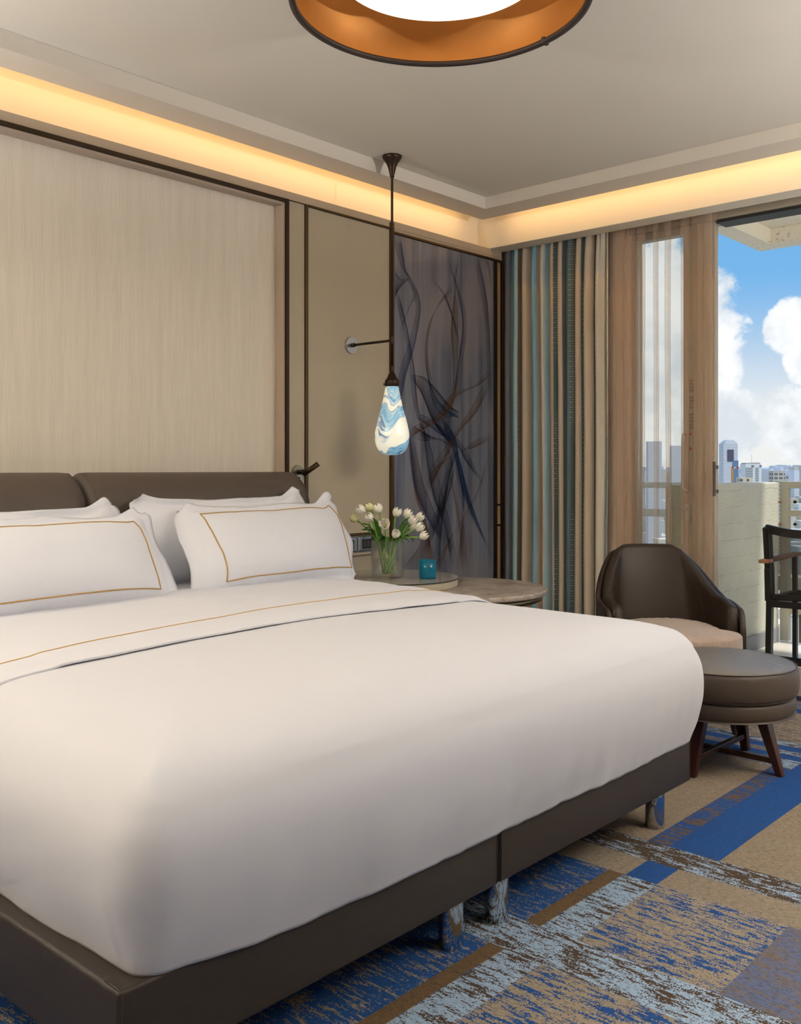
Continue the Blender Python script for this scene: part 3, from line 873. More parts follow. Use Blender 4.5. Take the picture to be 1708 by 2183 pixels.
# arc length param
SP = [0]
for a, b_ in zip(path, path[1:]): SP.append(SP[-1] + math.hypot(b_[0] - a[0], b_[1] - a[1]))
def sec(u):
    d_ = u * SP[-1]
    for i in range(len(SP) - 1):
        if SP[i + 1] >= d_:
            tt = (d_ - SP[i]) / (SP[i + 1] - SP[i] + 1e-9)
            a, b_ = path[i], path[i + 1]
            nx, nz = -(b_[1] - a[1]), (b_[0] - a[0]); l = math.hypot(nx, nz) + 1e-9
            return a[0] + (b_[0] - a[0]) * tt, a[1] + (b_[1] - a[1]) * tt, nx / l, nz / l
    return path[-1][0], path[-1][1], 1, 0
EDGE = [(.8, 2.11), (1.02, 2.145), (1.3, 2.165), (1.57, 2.195), (1.85, 2.212), (2.08, 2.212), (2.4, 2.182), (2.66, 2.15), (2.9, 2.15), (3.1, 2.15)]
def sheet_pt(u, v, lift=0):
    x, z, nx, nz = sec(u)
    e = lerp_pts(EDGE, x) + .006 * noise.noise(Vector((u * 14, 0, 0)))
    y = e + (3.16 - e) * v
    top = sm(.5, .63, z)
    zz = z + (duvet_z(x, y) - .666) * top
    dist = y - e
    off = .007 + .013 * sm(0, .07, dist)
    off += .006 * max(0, noise.noise(Vector((x * 2.6, 3.3, 0))) + .12) * sm(.16, 0, dist)     # the edge lifts here and there
    off += .006 * noise.noise(Vector((x * 1.8, y * 9 + x * 1.2, 7))) * sm(0, .1, dist) + .012 * sm(.12, .4, dist) * top
    off += .003 * abs(noise.noise(Vector((x * 3, y * 22 - x * 3, 2))))
    off += lift
    return Vector((x + nx * off, y, zz + nz * off))
bm = BM(); grid(bm, 220, 90, lambda u, v: sheet_pt(u, v ** 1.3))
sh = tag(obj('folded_sheet', bm, M_sheet, None, True), 'white top sheet folded back below the pillows with a thin gold line', 'sheet')
md = sh.modifiers.new('s', 'SOLIDIFY'); md.thickness = .006; md.offset = -1
GL = [(.8, 2.20), (1.11, 2.255), (1.4, 2.305), (1.70, 2.35), (2.0, 2.385), (2.36, 2.40), (2.7, 2.375), (2.9, 2.35), (3.1, 2.32)]
bm = BM(); pts = []
for i in range(160):
    u = .02 + .96 * i / 159
    x, z, nx, nz = sec(u)
    e = lerp_pts(EDGE, x); yy = lerp_pts(GL, x)
    pts.append(sheet_pt(u, (yy - e) / (3.16 - e), .0009))
tube(bm, pts, .0017, 6); obj('gold_line', bm, M_goldline, sh, True, label='thin gold piping line')

# pillows
def pillow(label, w, h, T, loc, rot, border=True, seed=0, ear=(1, 1), flange=.035, shift=0, sag=.055, shear=0):
    t = thing('pillow', label, 'pillow', loc, 0, None)
    t.rotation_euler = rot
    def pt(u, v, side):
        # flange outside |.|>k
        ku = 1 - flange / (w / 2); kv = 1 - flange / (h / 2)
        uu = min(1, abs(u) / ku); vv = min(1, abs(v) / kv)
        th_ = T / 2 * (max(0, 1 - uu ** 3.2) ** .55) * (max(0, 1 - vv ** 2.6) ** .6)
        x = u * w / 2 * (1 - .035 * (1 - v * v)) ; z = v * h / 2 * (1 - sag * (1 - u ** 4) + .01 * u ** 8)
        k = sm(.75, 1, abs(u)) * sm(.6, 1, abs(v))
        z += .07 * h * (ear[0] if u < 0 else ear[1]) * sm(.66, .90, abs(u)) * sm(.2, 1, abs(v)) * (1 if v > 0 else .2)
        cr = sm(.80, 1, abs(u)) * sm(.66, 1, abs(v))
        x -= math.copysign(.030 * cr, u); z -= math.copysign(.034 * cr * cr, v)
        nz = noise.noise(Vector((x * 7 + seed, z * 9, seed * 1.7))) * .016 + k * .016 * math.sin(38 * (abs(x) - z) + seed) + noise.noise(Vector((x * 22 + seed, z * 22, seed))) * .004
        edge = sm(.55, 1, max(abs(u), abs(v)))
        y = side * (th_ + .0015) + nz * (.25 + edge) + .012 * edge * math.sin(6 * u + 5 * v + seed)
        # sag forward at bottom
        x += shear * v
        y -= .02 * (1 - (v + 1) / 2) * (1 - u * u)
        return Vector((x, y, z + h / 2))
    bm = BM()
    NU, NV = 64, 44
    f = [[bm.verts.new(pt(2 * i / NU - 1, 2 * j / NV - 1, -1)) for j in range(NV + 1)] for i in range(NU + 1)]
    g = [[(f[i][j] if i in (0, NU) or j in (0, NV) else bm.verts.new(pt(2 * i / NU - 1, 2 * j / NV - 1, 1))) for j in range(NV + 1)] for i in range(NU + 1)]
    for i in range(NU):
        for j in range(NV):
            bm.faces.new((f[i][j], f[i + 1][j], f[i + 1][j + 1], f[i][j + 1]))
            if len({g[i][j], g[i][j + 1], g[i + 1][j + 1], g[i + 1][j]}) == 4:
                try: bm.faces.new((g[i][j], g[i][j + 1], g[i + 1][j + 1], g[i + 1][j]))
                except ValueError: pass
    obj('pillow_body', bm, M_linen, t, True)
    if border:
        bm = BM(); a_, b2 = border
        q_ = shift; c4 = [(-a_ + q_ * 4, -b2 * 1.0), (-a_, b2), (a_ + q_, b2), (a_ + q_ * 2, -b2 * 1.0), (-a_ + q_ * 4, -b2 * 1.0)]
        ps = []
        for (u0, v0), (u1, v1) in zip(c4, c4[1:]):
            for k_ in range(24):
                u = u0 + (u1 - u0) * k_ / 24; v = v0 + (v1 - v0) * k_ / 24
                ps.append(pt(u, v, -1) + Vector((0, -.0012, 0)))
        ps.append(ps[0])
        tube(bm, ps, .0026, 6, False); obj('gold_piping', bm, M_gold, t, True, label='gold piping rectangle')
    return t
R = math.radians
pillow('white back pillow behind the right front one, its corner up against the headboard', .92, .40, .15, (2.465, 3.135, .662), (R(-13), 0, R(1)), None, 3, (.6, 1.3), sag=.13)
pillow('white back pillow behind the left front one, low against the headboard', .96, .37, .15, (1.50, 3.135, .662), (R(-13), 0, R(0)), None, 9, (1.0, 1.4), sag=.10)
pillow('right front white pillow edged with a gold rectangle, beside the tulips', .94, .425, .20, (2.572, 2.915, .646), (R(-31), 0, R(3)), (.79, .72), 5, (.3, 1.6), shift=.02, shear=.03)
pillow('left front white pillow edged with a gold rectangle, cut off by the photo edge', .96, .405, .20, (1.560, 2.868, .650), (R(-32), 0, R(2)), (.76, .70), 12, (1, .9), shift=.012)

# ------------------------------------------------------------------ bedside tables
M_greytop = mat('grey_glass_top', rgb(184, 178, 162), .18, coat=.5)
M_rim = mat('pale_rim', rgb(172, 162, 144), .5)
m, n, b = newmat('weathered_stone')
tc = n.new('ShaderNodeTexCoord')
f = n.noise(tc.outputs['Object'], 9, 10, .72, .6)
c = n.mix(n.smooth(f, .35, .65), rgb(122, 108, 98), rgb(180, 168, 156))
n.put(b.inputs['Base Color'], c); b.inputs['Roughness'].default_value = .35
M_stone = m
M_brass = mat('antique_brass', rgb(140, 126, 92), .3, .9)
t = thing('side_table', 'low round side table with mottled brown stone top and brass band', 'side table', (3.497, 2.797, 0))
bm = BM(); lathe(bm, [(0, .575), (.400, .575), (.408, .579), (.410, .585), (.410, .596), (.406, .600), (0, .600)], 96); obj('table_top', bm, M_stone, t, True)
o = t.children[0]; bevel_mod(o, .001)
bm = BM(); lathe(bm, [(.385, .549), (.385, .574), (.375, .574), (.375, .549)], 96, closed=True); obj('brass_band', bm, M_brass, t, True)
bm = BM(); lathe(bm, [(0, 0), (.22, 0), (.225, .008), (.22, .016), (0, .018)], 64); obj('base_plate', bm, M_brass, t, True)
for k_ in range(4):
    a = .5 + k_ * PI / 2
    bm = BM(); tube(bm, [(.16 * math.cos(a), .16 * math.sin(a), .015), (.16 * math.cos(a), .16 * math.sin(a), .574)], .012, 14); obj('post', bm, M_brass, t, True)
t = thing('bedside_table', 'round grey glass-topped tier beside the pillows carrying vase and blue glass', 'bedside table', (3.342, 3.079, .60))
bm = BM(); lathe(bm, [(0, .001), (.312, .001), (.312, .034), (0, .034)], 96); bevel_mod(obj('drum', bm, M_rim, t, True), .002)
bm = BM(); lathe(bm, [(0, .0345), (.315, .0345), (.316, .036), (.316, .0385), (.315, .040), (0, .040)], 96); o = obj('glass_top', bm, M_greytop, t)
bm = BM(); lathe(bm, [(.3155, .0345), (.3168, .035), (.3168, .0392), (.3155, .0395)], 96); obj('glass_edge', bm, M_black, t, label='thin black top edge')

# tumbler
t = thing('tumbler', 'small turquoise blue glass of water on the grey round top', 'drinking glass', (3.394, 2.901, .641))
bm = BM(); lathe(bm, [(0, 0), (.036, 0), (.0395, .003), (.0405, .085), (.0385, .0855), (.0375, .014), (.034, .0105), (0, .0105)], 48); obj('glass_body', bm, M_blueglass, t, True)
bm = BM(); lathe(bm, [(0, .0112), (.0335, .0112), (.0370, .0148), (.0379, .058), (0, .058)], 48)
m = thinglass('water', rgb(150, 228, 246), .12, .0, .5, body=rgb(20, 150, 190))
M_water = m
obj('water', bm, M_water, t, True)

# vase and tulips
VX, VY, VZ = 3.295, 3.064, .641
t = thing('vase', 'ribbed clear glass vase of water holding the white tulips', 'vase', (VX, VY, VZ))
wob = lambda a, z: 1 + .035 * abs(math.cos(a * 12))
bm = BM(); lathe(bm, [(0, 0), (.070, 0), (.0745, .004), (.0752, .174), (.0735, .1752)], 168, wob=wob)
# inner wall
lathe(bm, [(.0735, .1752), (.0708, .172), (.0708, .014), (.066, .010), (0, .010)], 168)
bmesh.ops.remove_doubles(bm, verts=bm.verts, dist=2e-5)
obj('vase_body', bm, M_glass, t, True)
bm = BM(); lathe(bm, [(0, .0112), (.066, .0112), (.0702, .016), (.0702, .085), (0, .085)], 64); obj('water', bm, thinglass('vase_water', (.98, .99, .975, 1), .03, .0, .6), t, True)
M_petal = mat('tulip_petal', rgb(246, 243, 228), .55, var=.03, vscale=20)
M_petal_y = mat('tulip_petal_green', rgb(232, 232, 176), .55)
M_stem = mat('tulip_stem', rgb(116, 158, 62), .5)
M_leaf = mat('tulip_leaf', rgb(64, 112, 40), .45, var=.25, vscale=30)
M_pistil = mat('tulip_pistil', rgb(206, 186, 90), .6)
def bloom(bm, open_=0.0, size=1.0):
    """six cupped overlapping petals standing on z=0"""
    for k_ in range(6):
        a0 = k_ * PI / 3; inner = k_ % 2
        L = .048 * size * (1 if inner else .96)
        def fn(u, v):
            ang = (u - .5) * 2
            wdt = (math.sin(PI * min(1, .12 + v * .80)) ** .8) * (1 if v < .97 else .7)
            R0 = (.0205 if not inner else .0185) * size
            prof = math.sin(min(PI, .35 + v * 2.2)) ** .9
            r = R0 * (.12 + .95 * prof) * (1 + open_ * v * .9)
            if v > .8: r += open_ * .006
            a = a0 + ang * .62 * wdt
            tip = 1 - .10 * abs(ang) ** 1.7 * sm(.5, 1, v)
            z = L * v * tip
            return Vector((r * math.cos(a), r * math.sin(a), z))
        grid(bm, 8, 10, fn)
BLO = [(769, 1086, -.02, .1, 0), (787, 1082, .05, .2, 1), (806, 1084, 0, .15, 0), (753, 1104, .02, -.15, 1), (787, 1103, -.06, .1, 0), (820, 1118, -.09, .9, 0),
       (847, 1092, .0, .1, 0), (869, 1095, .03, .05, 0), (896, 1101, .02, .15, 0), (881, 1108, -.04, 0, 0), (880, 1120, .04, .1, 0), (895, 1123, -.03, .1, 0),
       (844.5, 1137, -.10, .05, 0), (905, 1141, -.05, .05, 0)]
WHERE = ['topmost on the left', 'pale yellow behind the two tall left blooms', 'tall open bloom just left of the lamp drop', 'leftmost greenish bud leaning out', 'second from the left edge, lower in front',
         'facing forward with its yellow heart showing', 'topmost right of the middle', 'upright in the right half', 'topmost at the far right', 'small bloom in the middle of the right cluster',
         'half hidden inside the right cluster', 'right cluster bloom above the lowest one', 'low bloom in front at the rim', 'lowest and rightmost, drooping outward']
for i, (px, py, dd, op, yl) in enumerate(BLO):
    dpt = 4.5 + dd
    c = P(dpt, (px - 854) / FOC * dpt, H + (1000 - py) * dpt / FOC)
    base = Vector((VX, VY, VZ + .02)) + Vector((random.uniform(-.035, .035), random.uniform(-.035, .035), 0))
    off = c - Vector((VX, VY, c.z))
    rim = Vector((VX, VY, VZ + .175)) + off.normalized() * min(.055, off.length * .6)
    t = thing('tulip', 'white tulip in the vase, ' + WHERE[i], 'tulip', (base.x, base.y, base.z), 0, 'white tulips in the vase')
    dirv = (off * 1.0 + Vector((0, 0, .11))).normalized()
    if i == 5: dirv = (Vector((-FX, -FY, .35))).normalized()
    bot = c - dirv * .024
    pts = catmull([base, base.lerp(rim, .55) + Vector((0, 0, .0)), rim, rim.lerp(bot, .6) + Vector((0, 0, .008)), bot], 6)
    bm = BM(); tube(bm, [p - base for p in pts], .0036, 8); obj('stem', bm, M_stem, t, True)
    bm = BM(); bloom(bm, max(0, op) * .6, .92 + .12 * random.random())
    q = dirv.to_track_quat('Z', 'Y').to_matrix()
    rr = Matrix.Rotation(random.random() * 6, 3, 'Z')
    for v in bm.verts: v.co = q @ (rr @ v.co) + (bot - base)
    o = obj('bloom', bm, M_petal_y if yl else M_petal, t, True)
    md = o.modifiers.new('s', 'SOLIDIFY'); md.thickness = .0008
    if i == 5:
        bm = BM(); tube(bm, [bot - base + dirv * .004, bot - base + dirv * .026], [.005, .003], 8); obj('pistil', bm, M_pistil, t, True, label='yellow heart')
    # leaves
    for l in range(2 if i % 2 == 0 else 1):
        a = math.atan2(off.y, off.x) + random.uniform(-1.2, 1.2)
        dr = Vector((math.cos(a), math.sin(a), 0))
        l0 = base.lerp(rim, .5 + .4 * random.random())
        ln = random.uniform(.10, .15); droop = random.uniform(-.03, .09)
        mid_ = Vector((VX, VY, VZ + .185)) + dr * .05
        end = mid_ + dr * ln * .55 + Vector((0, 0, .085 - droop * 1.2))
        if l == 1: end = mid_ + dr * ln * .5 + Vector((0, 0, -.02))
        cl = catmull([l0, mid_, mid_.lerp(end, .55) + Vector((0, 0, .018)), end], 8)
        sd = dr.cross(Vector((0, 0, 1)))
        bm = BM()
        def lf(u, v):
            f = v * (len(cl) - 1); ii = min(int(f), len(cl) - 2); pnt = cl[ii].lerp(cl[ii + 1], f - ii)
            wv = .014 * math.sin(PI * (.08 + .9 * v)) ** .9
            return pnt + sd * (u - .5) * 2 * wv + Vector((0, 0, 1)) * (abs(u - .5) ** 2) * .02 - base
        grid(bm, 6, 20, lf); obj('leaf', bm, M_leaf, t, True)

# ------------------------------------------------------------------ curtains
def curtain(name, label, mats, y0, y1, x0, amp, nf, z0, z1, colfn, seed, parent=None, topgather=.8, nz=60, per=26, curve=None):
    """pleated cloth hanging along y at x0; folds run the full height"""
    bm = BM(); uvl = bm.loops.layers.uv.new('UVMap')
    NU = nf * per
    rnd = random.Random(seed)
    ph = [rnd.uniform(-.35, .35) for _ in range(nf + 2)]
    am = [rnd.uniform(.65, 1.2) for _ in range(nf + 2)]
    skew = [rnd.uniform(-.5, .5) for _ in range(nf + 2)]
    def fn(u, v):
        z = z0 + (z1 - z0) * v
        f = u * nf; i = int(min(f, nf - 1e-6)); fr = f - i
        A = am[i] * (1 - fr) + am[i + 1] * fr
        Pp = ph[i] * (1 - fr) + ph[i + 1] * fr
        drift = noise.noise(Vector((u * 3 + seed, z * .5, seed))) * .018 * (1 - v ** 6)
        a = 2 * PI * (f + Pp * .3 * (1 - v))
        open_ = (1 - topgather * .35 * sm(.9, 1, v))
        x = x0 + amp * A * open_ * (math.sin(a) + .25 * math.sin(2 * a + skew[i]))
        y = y0 + (y1 - y0) * u + drift + .35 * amp * math.cos(a) * A + noise.noise(Vector((u * 9, z * 1.2, seed + 3))) * .006
        return Vector((x, y, z))
    V = [[bm.verts.new(fn(i / NU, j / nz)) for j in range(nz + 1)] for i in range(NU + 1)]
    for i in range(NU):
        for j in range(nz):
            f = bm.faces.new((V[i][j], V[i + 1][j], V[i + 1][j + 1], V[i][j + 1])); f.material_index = colfn(i / NU)
            for lp, (a, b_) in zip(f.loops, ((i, j), (i + 1, j), (i + 1, j + 1), (i, j + 1))): lp[uvl].uv = (a / NU * nf, b_ / nz * (z1 - z0))
    o = obj(name, bm, mats, parent, True)
    if not parent: tag(o, label, 'curtain')
    return o

def cloth_mat(name, col, dash=0, sheenv=.15):
    m, n, b = newmat(name)
    b.inputs['Roughness'].default_value = .6; b.inputs['Sheen Weight'].default_value = sheenv
    if dash:
        uv = n.new('ShaderNodeUVMap'); sp = n.new('ShaderNodeSeparateXYZ'); n.put(sp.inputs[0], uv.outputs[0])
        U, V = sp.outputs[0], sp.outputs[1]
        per = .030 if dash == 1 else .05
        dens = n.smooth(n.noise(n.mapping(uv.outputs[0], (.6, 1.1, 1)), 1.3, 2), .40, .5)
        fr = n.m('FRACT', n.m('DIVIDE', V, per))
        ln = n.m('LESS_THAN', fr, .13)
        fr2 = n.m('FRACT', n.m('DIVIDE', V, per / 2))
        ln2 = n.m('LESS_THAN', fr2, .22)
        fu = n.m('FRACT', n.m('MULTIPLY', U, 2.6))
        wide = n.m('MULTIPLY', n.m('GREATER_THAN', fu, .1), n.m('LESS_THAN', fu, .8))
        nar = n.m('MULTIPLY', n.m('GREATER_THAN', fu, .3), n.m('LESS_THAN', fu, .62))
        k = n.m('MAXIMUM', n.m('MULTIPLY', ln, wide), n.m('MULTIPLY', ln2, nar))
        k = n.m('MULTIPLY', k, dens if dash == 1 else 1.0)
        n.put(b.inputs['Base Color'], n.mix(n.m('MULTIPLY', k, .7), col, rgb(196, 196, 182)))
    else:
        b.inputs['Base Color'].default_value = col
    return m
C_be = cloth_mat('curtain_beige', rgb(190, 174, 154)); C_bl = cloth_mat('curtain_blue', rgb(122, 166, 186)); C_te = cloth_mat('curtain_teal', rgb(84, 106, 108), 1)
C_ol = cloth_mat('curtain_olive', rgb(104, 98, 82), 1); C_pb = cloth_mat('curtain_pale_blue', rgb(158, 184, 194)); C_gr = cloth_mat('curtain_slate', rgb(94, 100, 110))
C_ib = cloth_mat('curtain_ivory', rgb(206, 198, 182), 0)
CM = [C_be, C_bl, C_te, C_ol, C_pb, C_gr, C_ib]
SEQ0 = [6, 4, 0, 0, 6, 2, 2, 3, 0, 0, 2, 2, 1, 0, 0, 3, 2, 2, 0, 1, 1, 2, 0, 0, 2, 2, 0, 1, 4, 4, 6, 0, 0, 0, 1, 1, 3, 0, 0, 5, 3, 3, 4, 1, 1, 5, 5]
SEQW = [(4, .6), (6, 2), (2, 1), (0, 1.6), (2, 1.2), (0, 1.6), (3, .7), (2, .8), (0, .6), (1, .8), (5, .4), (0, 1.4), (2, 1.1), (0, .8), (4, 1.6), (6, 1), (0, 1.2), (1, 1.2), (5, .5), (0, 1.8), (3, 1.6), (4, .6), (1, 1.6), (5, 1.0)]
SEQ = [c_ for c_, w_ in SEQW for _ in range(int(w_ * 10))]
curtain('drapery_curtain', 'floor-length striped curtain in beige, blue and teal bunched beside the printed panel', CM, 2.80, 3.50, 4.868, .032, 11, .012, 2.60,
        lambda u: SEQ[min(len(SEQ) - 1, int(u * len(SEQ)))], 4)
def sheer_fn():
    '''voile with flat overlapping pleats: gathered at both ends, single layer with a few pleats between'''
    FO = [(2.735, .046), (2.665, .040), (2.600, .046), (2.510, .016), (2.436, .024), (2.340, .040), (2.270, .046), (2.208, .034)]
    bm = BM(); NZ = 40; cols = []
    for jz in range(NZ + 1):
        v = jz / NZ; z = .012 + 2.60 * v
        pts = [(4.905, 2.790)]
        for i_, (yc, wd) in enumerate(FO):
            sw = .012 * noise.noise(Vector((i_ * 3.1, z * .55, 2))) * (1 - v ** 5)
            y_ = yc + sw; w2 = wd * (.75 + .25 * v + .25 * noise.noise(Vector((i_ * 2.3, z * .5, 5)))) if i_ != 2 else wd * (1.0 - .35 * abs(v - .4))
            pts += [(4.906, y_ + w2 * .62), (4.905, y_ - w2 * .30), (4.893, y_ - w2 * .52), (4.884, y_ - w2 * .30), (4.880, y_ + w2 * .25), (4.872, y_ + w2 * .46), (4.864, y_ + w2 * .22), (4.868, y_ - w2 * .40), (4.890, y_ - w2 * .66)]
        pts.append((4.900 + .004 * noise.noise(Vector((0, z * 2, 9))), 2.166 + .006 * noise.noise(Vector((1, z * 1.4, 3)))))
        cm = catmull([(a_, b2, 0) for a_, b2 in pts], 4)
        cols.append([bm.verts.new((p_.x, p_.y, z)) for p_ in cm])
    for A, B in zip(cols, cols[1:]):
        for q in range(len(A) - 1): bm.faces.new((A[q], A[q + 1], B[q + 1], B[q]))
    return bm
tag(obj('sheer_curtain', sheer_fn(), M_sheer, None, True), 'sheer tan voile curtain hanging beside the open balcony door', 'curtain')
bm = BM(); tube(bm, [(4.835, 2.785, 1.33), (4.835, 2.785, 2.58)], .0045, 8)
tag(obj('curtain_wand', bm, mat('ivory_wand', rgb(216, 206, 182), .4), None, True), 'thin ivory pull wand between the striped curtain and the sheer', 'curtain wand')
bm = BM(); box(bm, 4.85, 4.885, 0.1, 3.56, 2.612, 2.63); box(bm, 4.895, 4.925, .1, 3.56, 2.612, 2.63); struct('curtain_track', bm, M_sill)
bm = BM(); box(bm, 4.812, 4.939, -1.7, 3.59, 2.631, 2.64); struct('trim_%d' % k, bm, M_ceil); k += 1

# ------------------------------------------------------------------ ottoman
OT = P(3.747, 1.252, 0)
ROT = math.atan2(FY, FX)      # local +x = away from viewer
t = thing('ottoman', 'round brown leather ottoman on four splayed walnut legs by the bed foot', 'ottoman', (OT.x, OT.y, 0), ROT)
def wr(a, z): return 1 + .003 * noise.noise(Vector((math.cos(a) * 6, math.sin(a) * 6, z * 30)))
pr = catmull([(0, 0, .425), (.10, 0, .424), (.19, 0, .418), (.25, 0, .408), (.276, 0, .398)], 4)
bm = BM(); lathe(bm, [(max(0, p.x), p.z) for p in pr], 96)
for v in bm.verts:
    r_ = math.hypot(v.co.x, v.co.y); a_ = math.atan2(v.co.y, v.co.x)
    v.co.z += .0018 * noise.noise(Vector((math.cos(a_) * 14, math.sin(a_) * 14, 1))) * sm(.12, .24, r_) * sm(.276, .25, r_) * 2
bmesh.ops.remove_doubles(bm, verts=bm.verts, dist=1e-4)
M_ltop_lit = mat('taupe_leather_window_sheen', rgb(112, 106, 99), .30, bump=.35, bscale=500, spec=.6)  # same leather, paled to carry the window reflection on top
obj('cushion_top', bm, M_ltop_lit, t, True)
bm = BM(); pr = catmull([(.276, 0, .398), (.284, 0, .385), (.288, 0, .345), (.286, 0, .312), (.278, 0, .296), (.25, 0, .290), (0, 0, .290)], 4)
lathe(bm, [(max(0, p.x), p.z) for p in pr], 96, wob=wr); obj('cushion_side', bm, M_leather, t, True)
bm = BM(); tube(bm, [(.278 * math.cos(2 * PI * i / 96), .278 * math.sin(2 * PI * i / 96), .399) for i in range(97)], .0028, 6, False)
tube(bm, [(.281 * math.cos(2 * PI * i / 96), .281 * math.sin(2 * PI * i / 96), .391) for i in range(97)], .0013, 5, False)
obj('piping', bm, M_leather, t, True)
bm = BM(); pr = catmull([(0, 0, .2895), (.25, 0, .2895), (.270, 0, .284), (.276, 0, .268), (.276, 0, .245), (.270, 0, .226), (.255, 0, .220), (0, 0, .219)], 4)
lathe(bm, [(max(0, p.x), p.z) for p in pr], 96); obj('seat_ring', bm, M_leather, t, True)
legp = []
for k_ in range(4):
    a = PI / 4 + k_ * PI / 2 + .03
    top = Vector((.165 * math.cos(a), .165 * math.sin(a), .222)); bot = Vector((.236 * math.cos(a), .236 * math.sin(a), 0))
    legp.append((top, bot))
    bm = BM()
    tdir = Vector((-math.sin(a), math.cos(a), 0)); rdir = Vector((math.cos(a), math.sin(a), 0))
    def ring(c, w, d_): return [bm.verts.new(c + tdir * (w / 2 * i) + rdir * (d_ / 2 * j)) for i, j in ((-1, -1), (1, -1), (1, 1), (-1, 1))]
    A = ring(top, .052, .044); B = ring(bot, .030, .026)
    for q in range(4): bm.faces.new((A[q], A[(q + 1) % 4], B[(q + 1) % 4], B[q]))
    bm.faces.new(A); bm.faces.new(B[::-1])
    bevel_mod(obj('leg', bm, M_wood, t), .003)
def onleg(i, z):
    a, b_ = legp[i]; return b_.lerp(a, z / .222)
for (i, j, dz) in ((0, 2, .0), (1, 3, .012)):
    bm = BM(); a, b_ = onleg(i, .07), onleg(j, .07)
    a = Vector((a.x, a.y, .052 + dz)); b_ = Vector((b_.x, b_.y, .052 + dz))
    beam(bm, a, b_, .022, .020); bevel_mod(obj('stretcher', bm, M_wood, t), .002)

# ------------------------------------------------------------------ armchair
AC = P(4.40, 1.225, 0)
t = thing('armchair', 'brown leather tub armchair with flared back and tan fabric seat by the window', 'armchair', (AC.x, AC.y, 0), ROT - PI / 2)
# local: -y faces viewer, +x to the viewer's right
plan = [(-.262, -.17), (-.272, -.08), (-.272, .02), (-.258, .12), (-.218, .21), (-.15, .26), (0, .28), (.15, .26), (.218, .21), (.258, .12), (.272, .02), (.272, -.08), (.262, -.17)]
PL = catmull([(a, b_, 0) for a, b_ in plan], 12)
SL = [0]
for a, b_ in zip(PL, PL[1:]): SL.append(SL[-1] + (b_ - a).length)
def plan_at(s):
    d_ = s * SL[-1]
    for i in range(len(SL) - 1):
        if SL[i + 1] >= d_ - 1e-9:
            tt = (d_ - SL[i]) / (SL[i + 1] - SL[i] + 1e-9)
            p = PL[i].lerp(PL[i + 1], tt); tg = (PL[i + 1] - PL[i]).normalized()
            return p, Vector((tg.y, -tg.x, 0)) * -1
    return PL[-1], Vector((1, 0, 0))
def top_h(s):
    e = abs(s - .5) * 2      # 0 at back centre, 1 at arm ends
    h = .775 - .004 * e
    t_ = max(0, min(1, (e - .30) / .34))
    h = .560 + (h - .560) * (1 - t_) ** 1.75
    h -= .02 * math.exp(-((e - .30) / .05) ** 2)
    h -= .02 * sm(.64, .93, e)
    h -= .09 * max(0, (e - .90) / .10) ** 2.2
    return h
def shell(off_in, off_out, z0, dz, s0, s1, name, m, rnd=.02):
    bm = BM(); NS = 120
    rings = []
    for i in range(NS + 1):
        s = s0 + (s1 - s0) * i / NS
        p, nr = plan_at(s)
        # outward normal
        outw = Vector((p.x, p.y + .05, 0)); nr = nr if nr.dot(outw) > 0 else -nr
        ht = top_h(s) + dz
        e = abs(s - .5) * 2
        backk = sm(.75, .2, e)
        prof = []
        for (o, z) in ((off_out, z0), (off_out, z0 + (ht - z0) * .35), (off_out, z0 + (ht - z0) * .7), (off_out, ht - rnd), (off_out - rnd * .35, ht - rnd * .3), ((off_in + off_out) / 2, ht), (off_in + rnd * .35, ht - rnd * .3), (off_in, ht - rnd), (off_in, z0 + (ht - z0) * .7), (off_in, z0 + (ht - z0) * .35), (off_in, z0)):
            lean = .10 * backk * max(0, (z - .38) / .4)
            infl = -.022 * sm(.5, 1, math.sin(PI * (z - z0) / (ht - z0))) if o == off_out else 0
            q = p + nr * (o) ; q = q + Vector((0, lean, 0)) - Vector((p.x * .30 * max(0, (z - .55)) / .22 * backk, 0, 0)) * .45
            prof.append(bm.verts.new((q.x, q.y, z)))
        rings.append(prof)
    L = len(rings[0])
    for A, B in zip(rings, rings[1:]):
        for j in range(L): bm.faces.new((A[j], A[(j + 1) % L], B[(j + 1) % L], B[j]))
    bm.faces.new(rings[0][::-1]); bm.faces.new(rings[-1])
    o = obj(name, bm, m, t, True)
    md = o.modifiers.new('b', 'BEVEL'); md.width = .008; md.segments = 3; md.limit_method = 'ANGLE'; md.angle_limit = R(50)
    return o
shell(.016, .042, .22, -.012, .0, 1., 'outer_shell', M_armleather, .012)
shell(-.035, .014, .24, .004, .022, .978, 'inner_shell', M_armleather, .020)
for sgn in (-1, 1):
    bm = BM(); pts = []
    for i in range(13):
        z = .42 + .16 * i / 12
        s = .5 + sgn * (.235 - .045 * (i / 12) ** 1.5 + .02)
        p, nr = plan_at(s); nr = nr if nr.dot(Vector((p.x, p.y + .05, 0))) > 0 else -nr
        e = abs(s - .5) * 2; bk = sm(.75, .2, e)
        q = p + nr * -.0365; lean = .10 * bk * max(0, (z - .38) / .4)
        pts.append((q.x - p.x * .30 * max(0, z - .55) / .22 * bk * .45, q.y + lean, z))
    tube(bm, pts, .0016, 6)
    obj('seam', bm, mat('seam_thread', rgb(44, 36, 32), .6), t, True)
m, n, b = newmat('tan_velvet')
tc = n.new('ShaderNodeTexCoord')
f = n.noise(n.mapping(tc.outputs['Object'], (6, 1, 1)), 24, 6, .7)
n.put(b.inputs['Base Color'], n.mix(f, rgb(134, 114, 100), rgb(184, 164, 148))); b.inputs['Roughness'].default_value = .75; b.inputs['Sheen Weight'].default_value = .3
bp = n.new('ShaderNodeBump'); bp.inputs['Strength'].default_value = .4; bp.inputs['Distance'].default_value = .004
